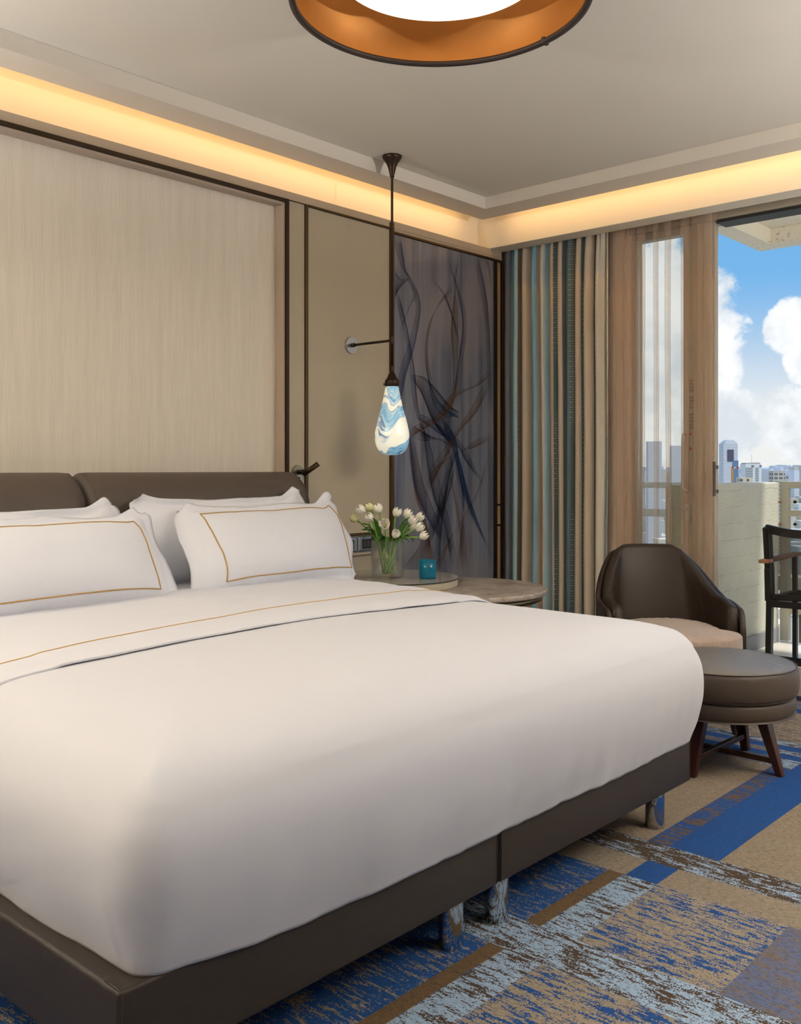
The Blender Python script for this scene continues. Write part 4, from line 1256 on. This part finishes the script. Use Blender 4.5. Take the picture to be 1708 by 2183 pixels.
n.put(bp.inputs['Height'], n.noise(tc.outputs['Object'], 60, 5)); n.put(b.inputs['Normal'], bp.outputs[0])
M_fabricseat = m
bm = BM()
def seat_r(a):
    # squarish disc, front fuller
    c_, s_ = math.cos(a), math.sin(a)
    k_ = (abs(c_ / .272) ** 2.6 + abs(s_ / .285) ** 2.6) ** (-1 / 2.6)
    return k_ * (1.04 if s_ < -.3 else 1)
sp = catmull([(0, 0, .448), (.45, 0, .447), (.75, 0, .442), (.92, 0, .434), (.985, 0, .424), (1, 0, .405), (1.0, 0, .345), (.985, 0, .325), (.8, 0, .322), (0, 0, .322)], 4)
rings = []
for p in sp:
    ring = []
    for i in range(96):
        a = 2 * PI * i / 96; r_ = max(.001, p.x) * seat_r(a)
        z = p.z + .004 * noise.noise(Vector((math.cos(a) * 9, math.sin(a) * 9, p.z * 20))) * sm(.5, .9, p.x)
        sy = r_ * math.sin(a) - .065; sx = r_ * math.cos(a) * (.80 + .24 * sm(-.12, -.24, sy))
        ring.append(bm.verts.new((sx, sy, z)))
    rings.append(ring)
for A, B in zip(rings, rings[1:]):
    for j in range(96): bm.faces.new((A[j], A[(j + 1) % 96], B[(j + 1) % 96], B[j]))
bmesh.ops.remove_doubles(bm, verts=bm.verts, dist=.002)
obj('seat_cushion', bm, M_fabricseat, t, True, label='tan velvet seat cushion')
bm = BM(); lathe(bm, [(0, .218), (.215, .218), (.225, .228), (.228, .27), (.225, .318), (0, .3215)], 80, (0, -.03, 0)); obj('seat_base', bm, M_armleather, t, True)
for (lx, ly) in ((-.19, -.22), (.19, -.22), (-.19, .2), (.19, .2)):
    bm = BM(); tube(bm, [(lx * 1.2, ly * 1.15, 0), (lx, ly, .22)], [.013, .024], 14); obj('leg', bm, M_wood, t, True)

# ------------------------------------------------------------------ balcony
BZ = 0
bm = BM(); box(bm, WX + .151, 6.47, -1.7, 2.42, -.10, 0); struct('floor_balcony', bm, mat('balcony_tile', rgb(228, 222, 208), .25, var=.04, vscale=2))
bm = BM(); box(bm, WX + .151, 6.45, 2.42, 2.56, -.3, 1.063, .012, 3); struct('wall_balcony', bm, M_conc)
bm = BM(); box(bm, WX + .152, 6.42, 2.408, 2.4195, .001, .095, .002, 1); struct('baseboard_balcony', bm, mat('grey_skirting', rgb(140, 140, 138), .5))
bm = BM()
box(bm, WX + .151, 6.33, -1.5, 2.50, 2.70, 2.85)
box(bm, WX + .151, 6.33, 2.37, 2.50, 2.60, 2.699); box(bm, 6.17, 6.33, -1.5, 2.37, 2.60, 2.699)
struct('ceiling_balcony', bm, M_slab)
# neighbour's slab beyond the party wall
bm = BM(); box(bm, WX + .151, 6.47, 2.56, 6.0, -.12, 0); struct('floor_neighbour_balcony', bm, mat('balcony_tile', rgb(196, 188, 172), .25))

M_rail = mat('rail_aluminium', rgb(190, 186, 170), .45, .3)
def railing(y0, y1, label):
    """rectangular frames with a glass pane, outside edge of the balcony"""
    t = thing('balcony_railing', label, 'railing', (6.50, (y0 + y1) / 2, 0))
    hy = (y1 - y0) / 2
    bm = BM(); box(bm, -.02, .03, -hy, hy, 1.022, 1.067, .002, 1); obj('top_rail', bm, M_rail, t)
    bm = BM(); box(bm, -.02, .03, -hy, hy, .835, .875, .002, 1); obj('middle_rail', bm, M_rail, t)
    bm = BM(); box(bm, -.02, .03, -hy, hy, .185, .225, .002, 1); obj('bottom_rail', bm, M_rail, t)
    for yy in (-hy, hy - .055):
        bm = BM(); box(bm, -.021, .031, yy, yy + .055, .0, 1.068, .002, 1); obj('post', bm, M_rail, t)
    bm = BM(); box(bm, .034, .042, -hy + .03, hy - .03, .20, 1.03)
    obj('glass_panel', bm, M_winglass, t)
    for zz in (.93, .78):
        bm = BM(); tube(bm, [(.035, hy - .085, zz), (.018, hy - .085, zz)], .010, 12); obj('bolt', bm, M_dbronze, t)
        bm = BM(); tube(bm, [(-.05, hy - .02, zz), (-.05, hy + .04, zz)], .008, 10); tube(bm, [(-.05, hy - .0, zz), (0, hy - .01, zz)], .008, 10); obj('wall_fixing', bm, mat('rusty_steel', rgb(140, 110, 84), .6, .4), t)
    return t
railing(.6, 2.425, 'grey metal balcony railing with glass panel, its corner post beside the concrete wall')
t = thing('balcony_railing', 'neighbouring balcony railing seen through the sheer curtain', 'railing', (6.50, 3.6, 0))
for (z0, z1, nm) in ((1.01, 1.055, 'top_rail'), (.80, .855, 'middle_rail'), (.18, .225, 'bottom_rail')):
    bm = BM(); box(bm, -.02, .03, -1.03, 1.2, z0, z1, .002, 1); obj(nm, bm, M_rail, t)
bm = BM(); box(bm, -.021, .031, 1.15, 1.2, 0, 1.056); obj('post', bm, M_rail, t)

# outdoor chair
M_chairf = mat('charcoal_aluminium', rgb(44, 42, 40), .45, .4)
m = bpy.data.materials.new('dark_mesh_sling'); m.use_nodes = True; nt = m.node_tree; nt.nodes.clear(); n = N(nt)
out = n.new('ShaderNodeOutputMaterial'); tr = n.new('ShaderNodeBsdfTransparent'); df = n.new('ShaderNodeBsdfDiffuse'); df.inputs[0].default_value = rgb(60, 54, 48)
ms = n.new('ShaderNodeMixShader'); ms.inputs[0].default_value = .72
nt.links.new(tr.outputs[0], ms.inputs[1]); nt.links.new(df.outputs[0], ms.inputs[2]); nt.links.new(ms.outputs[0], out.inputs[0])
M_sling = m
t = thing('patio_chair', 'charcoal metal patio chair with wooden armrests and mesh back on the balcony', 'chair', (5.62, 1.80, 0), R(4))
# local: faces +x, sides at y = +-.28
for s_ in (-1, 1):
    y = s_ * .275
    bm = BM(); pts = [(-.27, 0), (-.25, .42), (-.262, .60), (-.30, .83)]
    for (a, b_), dp_ in zip(zip(pts, pts[1:]), (.045, .085, .07)): beam(bm, (a[0], y, a[1]), (b_[0], y, b_[1]), .03, dp_, (1, 0, 0))
    obj('rear_leg', bm, M_chairf, t)
    bm = BM(); beam(bm, (.23, y, 0), (.23, y, .41), .024, .034, (1, 0, 0)); beam(bm, (.23, y, .41), (.22, y, .628), .024, .034, (1, 0, 0)); obj('front_leg', bm, M_chairf, t)
    bm = BM(); beam(bm, (-.27, y, .42), (.24, y, .41), .024, .034); obj('side_rail', bm, M_chairf, t)
    bm = BM(); box(bm, -.37, .27, y - .026, y + .026, .632, .652, .004, 2); obj('armrest', bm, mat('teak', rgb(150, 104, 76), .5, var=.2, vscale=20, bstretch=(1, 10, 10)), t, label='brown wooden armrest')
bm = BM(); tp = catmull([(-.30, -.28, .82), (-.325, -.15, .80), (-.335, 0, .795), (-.325, .15, .80), (-.30, .28, .82)], 6)
for a, b_ in zip(tp, tp[1:]): beam(bm, a, b_, .024, .045)
obj('top_rail', bm, M_chairf, t)
bm = BM(); beam(bm, (-.255, -.28, .44), (-.255, .28, .44), .022, .028); beam(bm, (-.262, -.28, .40), (-.262, .28, .40), .03, .034); obj('back_lower_rail', bm, M_chairf, t)
bm = BM(); beam(bm, (.235, -.28, .41), (.235, .28, .41), .03, .034); obj('front_rail', bm, M_chairf, t)
bm = BM(); grid(bm, 10, 10, lambda u, v: Vector((-.255 - .06 * v ** 1.6 - .03 * v * (1 - (2 * u - 1) ** 2), -.262 + .524 * u, .45 + .35 * v))); obj('mesh_back', bm, M_sling, t, True)
bm = BM(); box(bm, -.245, .22, -.262, .262, .418, .426); obj('mesh_seat', bm, M_sling, t)

# ------------------------------------------------------------------ the city below
def facade(name, wall, glass, fx, fz, wx=.6, wz=.55):
    """window grid; fx, fz = metres per bay / storey"""
    m, n, b = newmat(name)
    tc = n.new('ShaderNodeTexCoord'); sp = n.new('ShaderNodeSeparateXYZ'); n.put(sp.inputs[0], tc.outputs['Object'])
    X_, Y_, Z_ = sp.outputs
    hor = n.m('ADD', X_, Y_)
    a = n.m('LESS_THAN', n.m('FRACT', n.m('DIVIDE', hor, fx)), wx); c_ = n.m('LESS_THAN', n.m('FRACT', n.m('DIVIDE', Z_, fz)), wz)
    geo = n.new('ShaderNodeNewGeometry'); sg = n.new('ShaderNodeSeparateXYZ'); n.put(sg.inputs[0], geo.outputs['Normal'])
    side = n.m('LESS_THAN', n.m('ABSOLUTE', sg.outputs[2]), .5)
    k_ = n.m('MULTIPLY', n.m('MULTIPLY', a, c_), side)
    n.put(b.inputs['Base Color'], n.mix(k_, wall, glass)); b.inputs['Roughness'].default_value = .7
    return m
F_tower = facade('tower_wall_hazed', rgb(238, 238, 238), rgb(140, 156, 176), .9, 1.5, .5, .6)  # tower walls and glass lightened, haze put into the colour
F_glass = facade('tower_glass_hazed', rgb(118, 148, 176), rgb(88, 118, 150), .7, 1.5, .5, .5)
F_white = facade('white_office_wall', rgb(214, 212, 206), rgb(110, 112, 108), 40, 2.2, .0, .4)
F_low = [facade('low_house_%s' % s_, w_, rgb(112, 108, 104), 3.4, 3.2, .4, .45) for s_, w_ in (('ivory', rgb(236, 226, 210)), ('grey', rgb(222, 220, 214)), ('sand', rgb(226, 210, 184)), ('white', rgb(244, 242, 236)))]
F_far = [mat('hazed_far_house_%s' % s_, c_, .9) for s_, c_ in (('blue_grey', rgb(228, 232, 238)), ('grey', rgb(228, 232, 238)), ('beige', rgb(216, 210, 202)))]  # far blocks paled, air haze painted into their base colour
GZ = -60
bm = BM(); bmesh.ops.create_grid(bm, x_segments=1, y_segments=1, size=9000); bmesh.ops.translate(bm, verts=bm.verts, vec=(0, 0, GZ))
struct('ground', bm, mat('city_ground', rgb(150, 146, 136), .9, var=.25, vscale=.03), label='hazy city ground far below')

def city(d, px0, px1, pyt, z0=GZ, depth=None):
    """ground footprint of a block seen between px0 and px1, roof at pyt, at distance d"""
    w_ = (px1 - px0) / FOC * d; lat = ((px0 + px1) / 2 - 854) / FOC * d
    return P(d, lat, z0), w_, H + (1000 - pyt) * d / FOC - z0
c, w_, h_ = city(900, 1543, 1573, 945)
t = thing('tower', 'tall grey and blue glass skyscraper on the city skyline', 'building', c, ROT - PI / 2)
bm = BM(); box(bm, -w_ / 2, w_ / 2, 0, w_, 0, h_); obj('tower_body', bm, F_tower, t)
bm = BM(); box(bm, -w_ * .38, w_ * .42, .5, w_ - .5, h_, h_ + 1.8); box(bm, -w_ * .25, w_ * .3, 1, w_ - 1, h_ + 1.8, h_ + 3.2); obj('crown', bm, F_tower, t)
bm = BM(); box(bm, w_ * .16, w_ * .54, -.6, w_ * .5, 0, h_ * .81); obj('glass_wing', bm, F_glass, t, label='dark blue glass wing')
bm = BM(); box(bm, -w_ * .24, w_ * .22, -.25, 0, h_ * .80, h_ * .93); obj('sky_window', bm, mat('dusky_glass', rgb(98, 92, 110), .4), t, label='dark square upper window')
c, w_, h_ = city(700, 1590, 1624, 989)
t = thing('office_block', 'white office block with dark window bands right of the tower', 'building', c, ROT - PI / 2)
bm = BM(); box(bm, -w_ / 2, w_ / 2, 0, w_, 0, h_); obj('block_body', bm, mat('office_white', rgb(240, 240, 236), .8), t)
for i in range(9):
    z = h_ - 3.4 - i * 1.25
    for (xa, xb) in ((-w_ * .5 - .03, -w_ * .05), (w_ * .1, w_ * .32)):
        bm = BM(); box(bm, xa, xb, -.08, .2, z, z + .55); obj('window_band', bm, mat('band_glass', rgb(118, 124, 122), .4), t)
for (xa, xb) in ((-w_ * .15, w_ * .02), (w_ * .36, w_ * .5)):
    bm = BM(); box(bm, xa, xb, -.08, .2, h_ - 2.3, h_ - 1.0); obj('upper_window', bm, mat('band_glass', rgb(118, 124, 122), .4), t)
bm = BM(); box(bm, -w_ * .45, w_ * .05, .5, w_ - 1, h_, h_ + .8); box(bm, w_ * .05, w_ * .42, .5, w_ - 1, h_, h_ + .95); obj('roof_plant', bm, mat('roof_grey', rgb(166, 168, 164), .8), t)
bm = BM(); tube(bm, [(-w_ * .07, 2, h_), (-w_ * .07, 2, h_ + 7)], .09, 6); obj('mast', bm, mat('roof_grey', rgb(166, 168, 164), .8), t)
c, w_, h_ = city(600, 1560, 1563, 1003)
t = thing('crane', 'red, white and orange construction crane in front of the skyscraper', 'crane', c, ROT - PI / 2)
bm = BM(); box(bm, -.55, .55, -.5, .5, 0, h_ + 1.2); obj('crane_mast', bm, mat('crane_orange', rgb(216, 150, 60), .6), t)
bm = BM(); box(bm, -2.2, -.6, -.3, .3, h_ + 1.4, h_ + 2.2); box(bm, .8, 2.4, -.3, .3, h_ + 1.4, h_ + 2.2); obj('jib', bm, mat('crane_white', rgb(220, 214, 208), .6), t)
bm = BM(); box(bm, -.6, .8, -.31, .31, h_ + 1.4, h_ + 2.2); box(bm, 2.4, 4.2, -.31, .31, h_ + 1.4, h_ + 2.2); obj('jib_section', bm, mat('crane_red', rgb(176, 66, 60), .6), t)
c, w_, h_ = city(620, 1649, 1674, 1004)
t = thing('terraced_block', 'tan block with grey glass bands at the right of the skyline', 'building', c, ROT - PI / 2)
bm = BM(); box(bm, -w_ / 2, w_ / 2, 0, w_, 0, h_); obj('block_body', bm, facade('terrace_wall', rgb(206, 196, 176), rgb(104, 112, 124), 3.1, 2.6, .7, .5), t)
bm = BM(); box(bm, w_ / 2, w_ * .85, 1, w_, 0, h_ * .96); obj('side_wing', bm, facade('terrace_side', rgb(190, 190, 186), rgb(104, 112, 124), 3, 2.9, .8, .4), t)
c, w_, h_ = city(520, 1579, 1605, 1018)
bm = BM(); box(bm, -w_ / 2, w_ / 2, 0, w_, 0, h_); o = obj('low_building', bm, F_low[2]); o.location = c; o.rotation_euler[2] = ROT - PI / 2
tag(o, 'sand-coloured low building in front of the white office block', 'building')
# two slabs seen through the voile, haze put into their pale colours
for i, (a, b_, yt) in enumerate(((1382, 1411, 941), (1432, 1456, 950))):
    c, w_, h_ = city(640, a, b_, yt)
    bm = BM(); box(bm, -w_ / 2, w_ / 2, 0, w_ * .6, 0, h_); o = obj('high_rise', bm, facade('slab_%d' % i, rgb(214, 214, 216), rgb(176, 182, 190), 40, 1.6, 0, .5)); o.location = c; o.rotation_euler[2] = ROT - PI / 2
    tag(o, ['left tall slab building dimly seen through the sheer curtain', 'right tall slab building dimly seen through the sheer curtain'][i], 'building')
# hill with its roofs, distance haze painted into its blue-grey
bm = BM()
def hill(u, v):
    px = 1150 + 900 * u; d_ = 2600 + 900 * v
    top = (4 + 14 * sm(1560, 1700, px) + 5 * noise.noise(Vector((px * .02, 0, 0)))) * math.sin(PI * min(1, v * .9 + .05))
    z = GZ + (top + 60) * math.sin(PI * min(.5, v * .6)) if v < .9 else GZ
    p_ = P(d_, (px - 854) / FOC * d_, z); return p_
grid(bm, 60, 12, hill); struct('hillside', bm, mat('hill_painted_haze', rgb(176, 190, 202), .9), True, label='low hill with painted haze along the skyline')
rr_ = random.Random(3)
src = []
cnt = 0
for r_ in range(6):
    d_ = 1450 + 170 * r_
    px = 1372 + rr_.uniform(0, 12)
    while px < 1715:
        wp = rr_.uniform(4, 11)
        yt = rr_.uniform(999, 1012) - (5 if px > 1640 else 0) - r_ * 1.1
        c, w_, h_ = city(d_, px, px + wp, yt)
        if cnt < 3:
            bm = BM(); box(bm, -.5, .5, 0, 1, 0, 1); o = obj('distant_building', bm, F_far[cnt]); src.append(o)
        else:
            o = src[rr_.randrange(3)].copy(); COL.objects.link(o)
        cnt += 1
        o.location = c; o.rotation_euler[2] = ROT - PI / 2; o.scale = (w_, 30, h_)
        tag(o, 'tiny building on the far skyline, paled with painted haze', 'building', 'distant buildings along the skyline')
        px += wp + rr_.uniform(5, 22)
src = []; cnt = 0
d_ = 190
while d_ < 1320:
    lat = (1372 - 854) / FOC * d_ + rr_.uniform(0, 8)
    while lat < (1720 - 854) / FOC * d_:
        w_ = rr_.uniform(9, 15); dp = rr_.uniform(11, 16); hh = rr_.uniform(9, 24) * (.7 + .5 * d_ / 1300)
        pxm = 854 + (lat + w_ / 2) / d_ * FOC
        blocked = (480 < d_ < 960 and 1535 < pxm < 1690) or (600 < d_ < 680 and pxm < 1470)
        if not blocked:
            if cnt < 4:
                bm = BM(); box(bm, -.5, .5, -.5, .5, 0, 1); o = obj('city_house', bm, F_low[cnt]); src.append(o)
            else:
                o = src[rr_.randrange(4)].copy(); COL.objects.link(o)
            cnt += 1
            o.location = P(d_, lat + w_ / 2, GZ); o.rotation_euler[2] = ROT - PI / 2; o.scale = (w_, dp, hh)
            tag(o, 'pale flat-roofed city building far below the balcony', 'building', 'flat-roofed buildings below the balcony')
        lat += w_ + rr_.uniform(4, 14)
    d_ += 27 + d_ * .02
# palm in the street
pc_ = P(150, (1706 - 854) / FOC * 150, GZ)
t = thing('palm_tree', 'green palm tree in the street seen beneath the bottom rail', 'tree', pc_)
hz_ = H - 305 * 150 / FOC - GZ
bm = BM(); tube(bm, [(0, 0, 0), (.3, 0, hz_ * .5), (0, 0, hz_)], [.3, .22, .2], 10); obj('trunk', bm, mat('palm_trunk', rgb(120, 100, 76), .9), t)
bm = BM()
for q in range(22):
    a = q * 2.4; up = rr_.uniform(.2, 1.2)
    cl = catmull([(0, 0, hz_), (math.cos(a) * .8, math.sin(a) * .8, hz_ + up * .6), (math.cos(a) * 1.9, math.sin(a) * 1.9, hz_ + up * .2 - .7)], 6)
    sd = Vector((-math.sin(a), math.cos(a), 0))
    grid(bm, 2, 10, lambda u, v: cl[min(len(cl) - 1, int(v * (len(cl) - 1)))] + sd * (u - .5) * .5 * math.sin(PI * (.1 + .85 * v)) - Vector((0, 0, abs(u - .5) * .25)))
obj('crown', bm, mat('palm_green', rgb(96, 128, 62), .7), t)

# ------------------------------------------------------------------ light
def area(name, loc, target, sx, sy, power, col):
    l = bpy.data.lights.new(name, 'AREA'); l.shape = 'RECTANGLE'; l.size = sx; l.size_y = sy; l.energy = power; l.color = col
    o = bpy.data.objects.new(name, l); COL.objects.link(o); o.location = loc
    dv = Vector(target) - Vector(loc)
    z = -dv.normalized()
    xax = Vector((1, 0, 0)) if abs(dv.x) < abs(dv.y) + 1e-6 else Vector((0, 1, 0))
    xax = (xax - z * xax.dot(z)).normalized(); yax = z.cross(xax)
    o.rotation_euler = Matrix((xax, yax, z)).transposed().to_euler()
    return o
WARM = (1, .60, .25)
area('cove_light', (1.45, 3.462, 2.664), (1.45, 3.593, 2.58), 6.1, .02, 6.0, WARM)
area('cove_light', (4.550, .9, 2.664), (4.68, .9, 2.58), 4.9, .02, 4.9, WARM)
# unseen ceiling spots, added to raise the brightness of the room
for i, (x, y) in enumerate(((1.7, 1.35), (1.3, 2.2), (2.7, 1.45), (3.3, .9))):
    t = thing('added_fill_spot', 'small unseen ceiling spot added as fill light', 'added_fill_spot', (x, y, 2.70), 0, 'added unseen ceiling spots')
    bm = BM(); lathe(bm, [(.045, -.001), (.055, -.001), (.055, -.006), (.045, -.004)], 32, closed=True); obj('bezel', bm, M_sill, t)
    l = bpy.data.lights.new('added_fill_spot_lamp', 'SPOT'); l.energy = (4, 6, 9, 12)[i]; l.color = (1, .97, .95); l.spot_size = R(120); l.spot_blend = 1; l.shadow_soft_size = .12
    o = bpy.data.objects.new('added_fill_spot_lamp', l); COL.objects.link(o); o.location = (0, 0, -.03); o.parent = t
for (x, y, e) in ((-1.3, .6, 45), (-.6, 3.2, 175), (3.7, -1.1, 280)):  # uplighters out of view, added to lift the ceiling brightness
    t = thing('added_uplighter', 'tall uplighter added out of view to brighten the ceiling', 'added uplighter', (x, y, 0), 0, 'added unseen uplighters')
    bm = BM(); lathe(bm, [(0, 0), (.14, 0), (.14, .015), (.012, .02), (0, .02)], 32); obj('base', bm, M_dbronze, t, True)
    bm = BM(); tube(bm, [(0, 0, .02), (0, 0, 1.78)], .01, 12); obj('pole', bm, M_dbronze, t, True)
    bm = BM(); lathe(bm, [(.02, 1.78), (.10, 1.81), (.16, 1.88), (.155, 1.885), (.095, 1.82), (0, 1.80)], 32); obj('bowl', bm, M_sill, t, True)
    l = bpy.data.lights.new('added_uplighter_bulb', 'AREA'); l.shape = 'DISK'; l.size = .22; l.energy = e; l.color = (1, .985, .97)
    o = bpy.data.objects.new('added_uplighter_bulb', l); COL.objects.link(o); o.location = (0, 0, 1.87); o.rotation_euler = (PI, 0, 0); o.parent = t
sun = bpy.data.lights.new('sun', 'SUN'); sun.energy = 3.6; sun.angle = R(3); sun.color = (1, .95, .88)
o = bpy.data.objects.new('sun', sun); COL.objects.link(o)
o.rotation_euler = Vector((.08, -.40, .91)).to_track_quat('Z', 'Y').to_euler()

# sky with cumulus
w = bpy.data.worlds.new('sky'); sc.world = w; w.use_nodes = True; nt = w.node_tree; nt.nodes.clear(); n = N(nt)
out = n.new('ShaderNodeOutputWorld'); bg = n.new('ShaderNodeBackground'); tc = n.new('ShaderNodeTexCoord')
D = n.vm('NORMALIZE', tc.outputs['Generated']).outputs[0]
sp = n.new('ShaderNodeSeparateXYZ'); n.put(sp.inputs[0], D)
el = sp.outputs[2]
base = n.mix(n.smooth(el, .02, .20), rgb(226, 228, 226), rgb(112, 172, 222))
base = n.mix(n.smooth(el, .16, .55), base, rgb(82, 146, 208))
def cdir(px, py):
    return (P(1, (px - 854) / FOC, 0) + Vector((0, 0, (1000 - py) / FOC))).normalized()
tot = None
for (px, py, r_, a_) in ((1505, 715, 58, 1.0), (1500, 800, 80, 1.0), (1700, 700, 62, 1.0), (1735, 760, 60, 1.0), (1590, 695, 20, .5), (1560, 900, 80, .8), (1690, 900, 80, .7), (1300, 760, 260, 1.0), (1040, 560, 330, 1.0)):
    cc = cdir(px, py); ang = r_ / FOC
    dt = n.vm('DOT_PRODUCT', D, tuple(cc)).outputs['Value']
    k_ = n.m('MULTIPLY', n.smooth(dt, math.cos(ang * 1.35), math.cos(ang * .45)), a_)
    tot = k_ if tot is None else n.m('MAXIMUM', tot, k_)
# elsewhere in the sky: scattered cloud
sc1 = n.smooth(n.noise(D, 3.2, 6, .6), .48, .62)
away = n.m('SUBTRACT', 1, n.smooth(n.vm('DOT_PRODUCT', D, tuple(cdir(1600, 700))).outputs['Value'], .90, .985))
tot = n.m('MAXIMUM', tot, n.m('MULTIPLY', sc1, away))
nz_ = n.noise(D, 26, 9, .62, .3)
cl_ = n.smooth(n.m('ADD', tot, n.m('MULTIPLY', n.m('SUBTRACT', nz_, .5), 1.5)), .42, .68)
shade = n.noise(D, 17, 6, .6)
cc_ = n.mix(n.smooth(shade, .35, .65), rgb(208, 216, 222), rgb(246, 247, 248))
sky = n.mix(n.m('MULTIPLY', cl_, .95), base, cc_)
below = n.smooth(el, -.002, -.02)
sky = n.mix(n.smooth(el, .0, -.05), sky, rgb(150, 148, 142))
n.put(bg.inputs[0], sky); bg.inputs[1].default_value = 1.15
nt.links.new(bg.outputs[0], out.inputs[0])

# ------------------------------------------------------------------ camera
cd = bpy.data.cameras.new('camera'); cd.sensor_fit = 'HORIZONTAL'; cd.sensor_width = 36; cd.lens = 36 * FOC / 1708
cd.shift_y = -91.5 / 1708; cd.clip_start = .05; cd.clip_end = 20000
co = bpy.data.objects.new('camera', cd); COL.objects.link(co); co.location = (0, 0, H)
co.rotation_euler = (PI / 2, 0, math.atan2(FY, FX) - PI / 2)
sc.camera = co
sc.view_settings.view_transform = 'Standard'; sc.view_settings.look = 'None'; sc.view_settings.gamma = 1
sc.view_settings.use_curve_mapping = False
sc.view_settings.exposure = 0
sc.cycles.transparent_max_bounces = 32
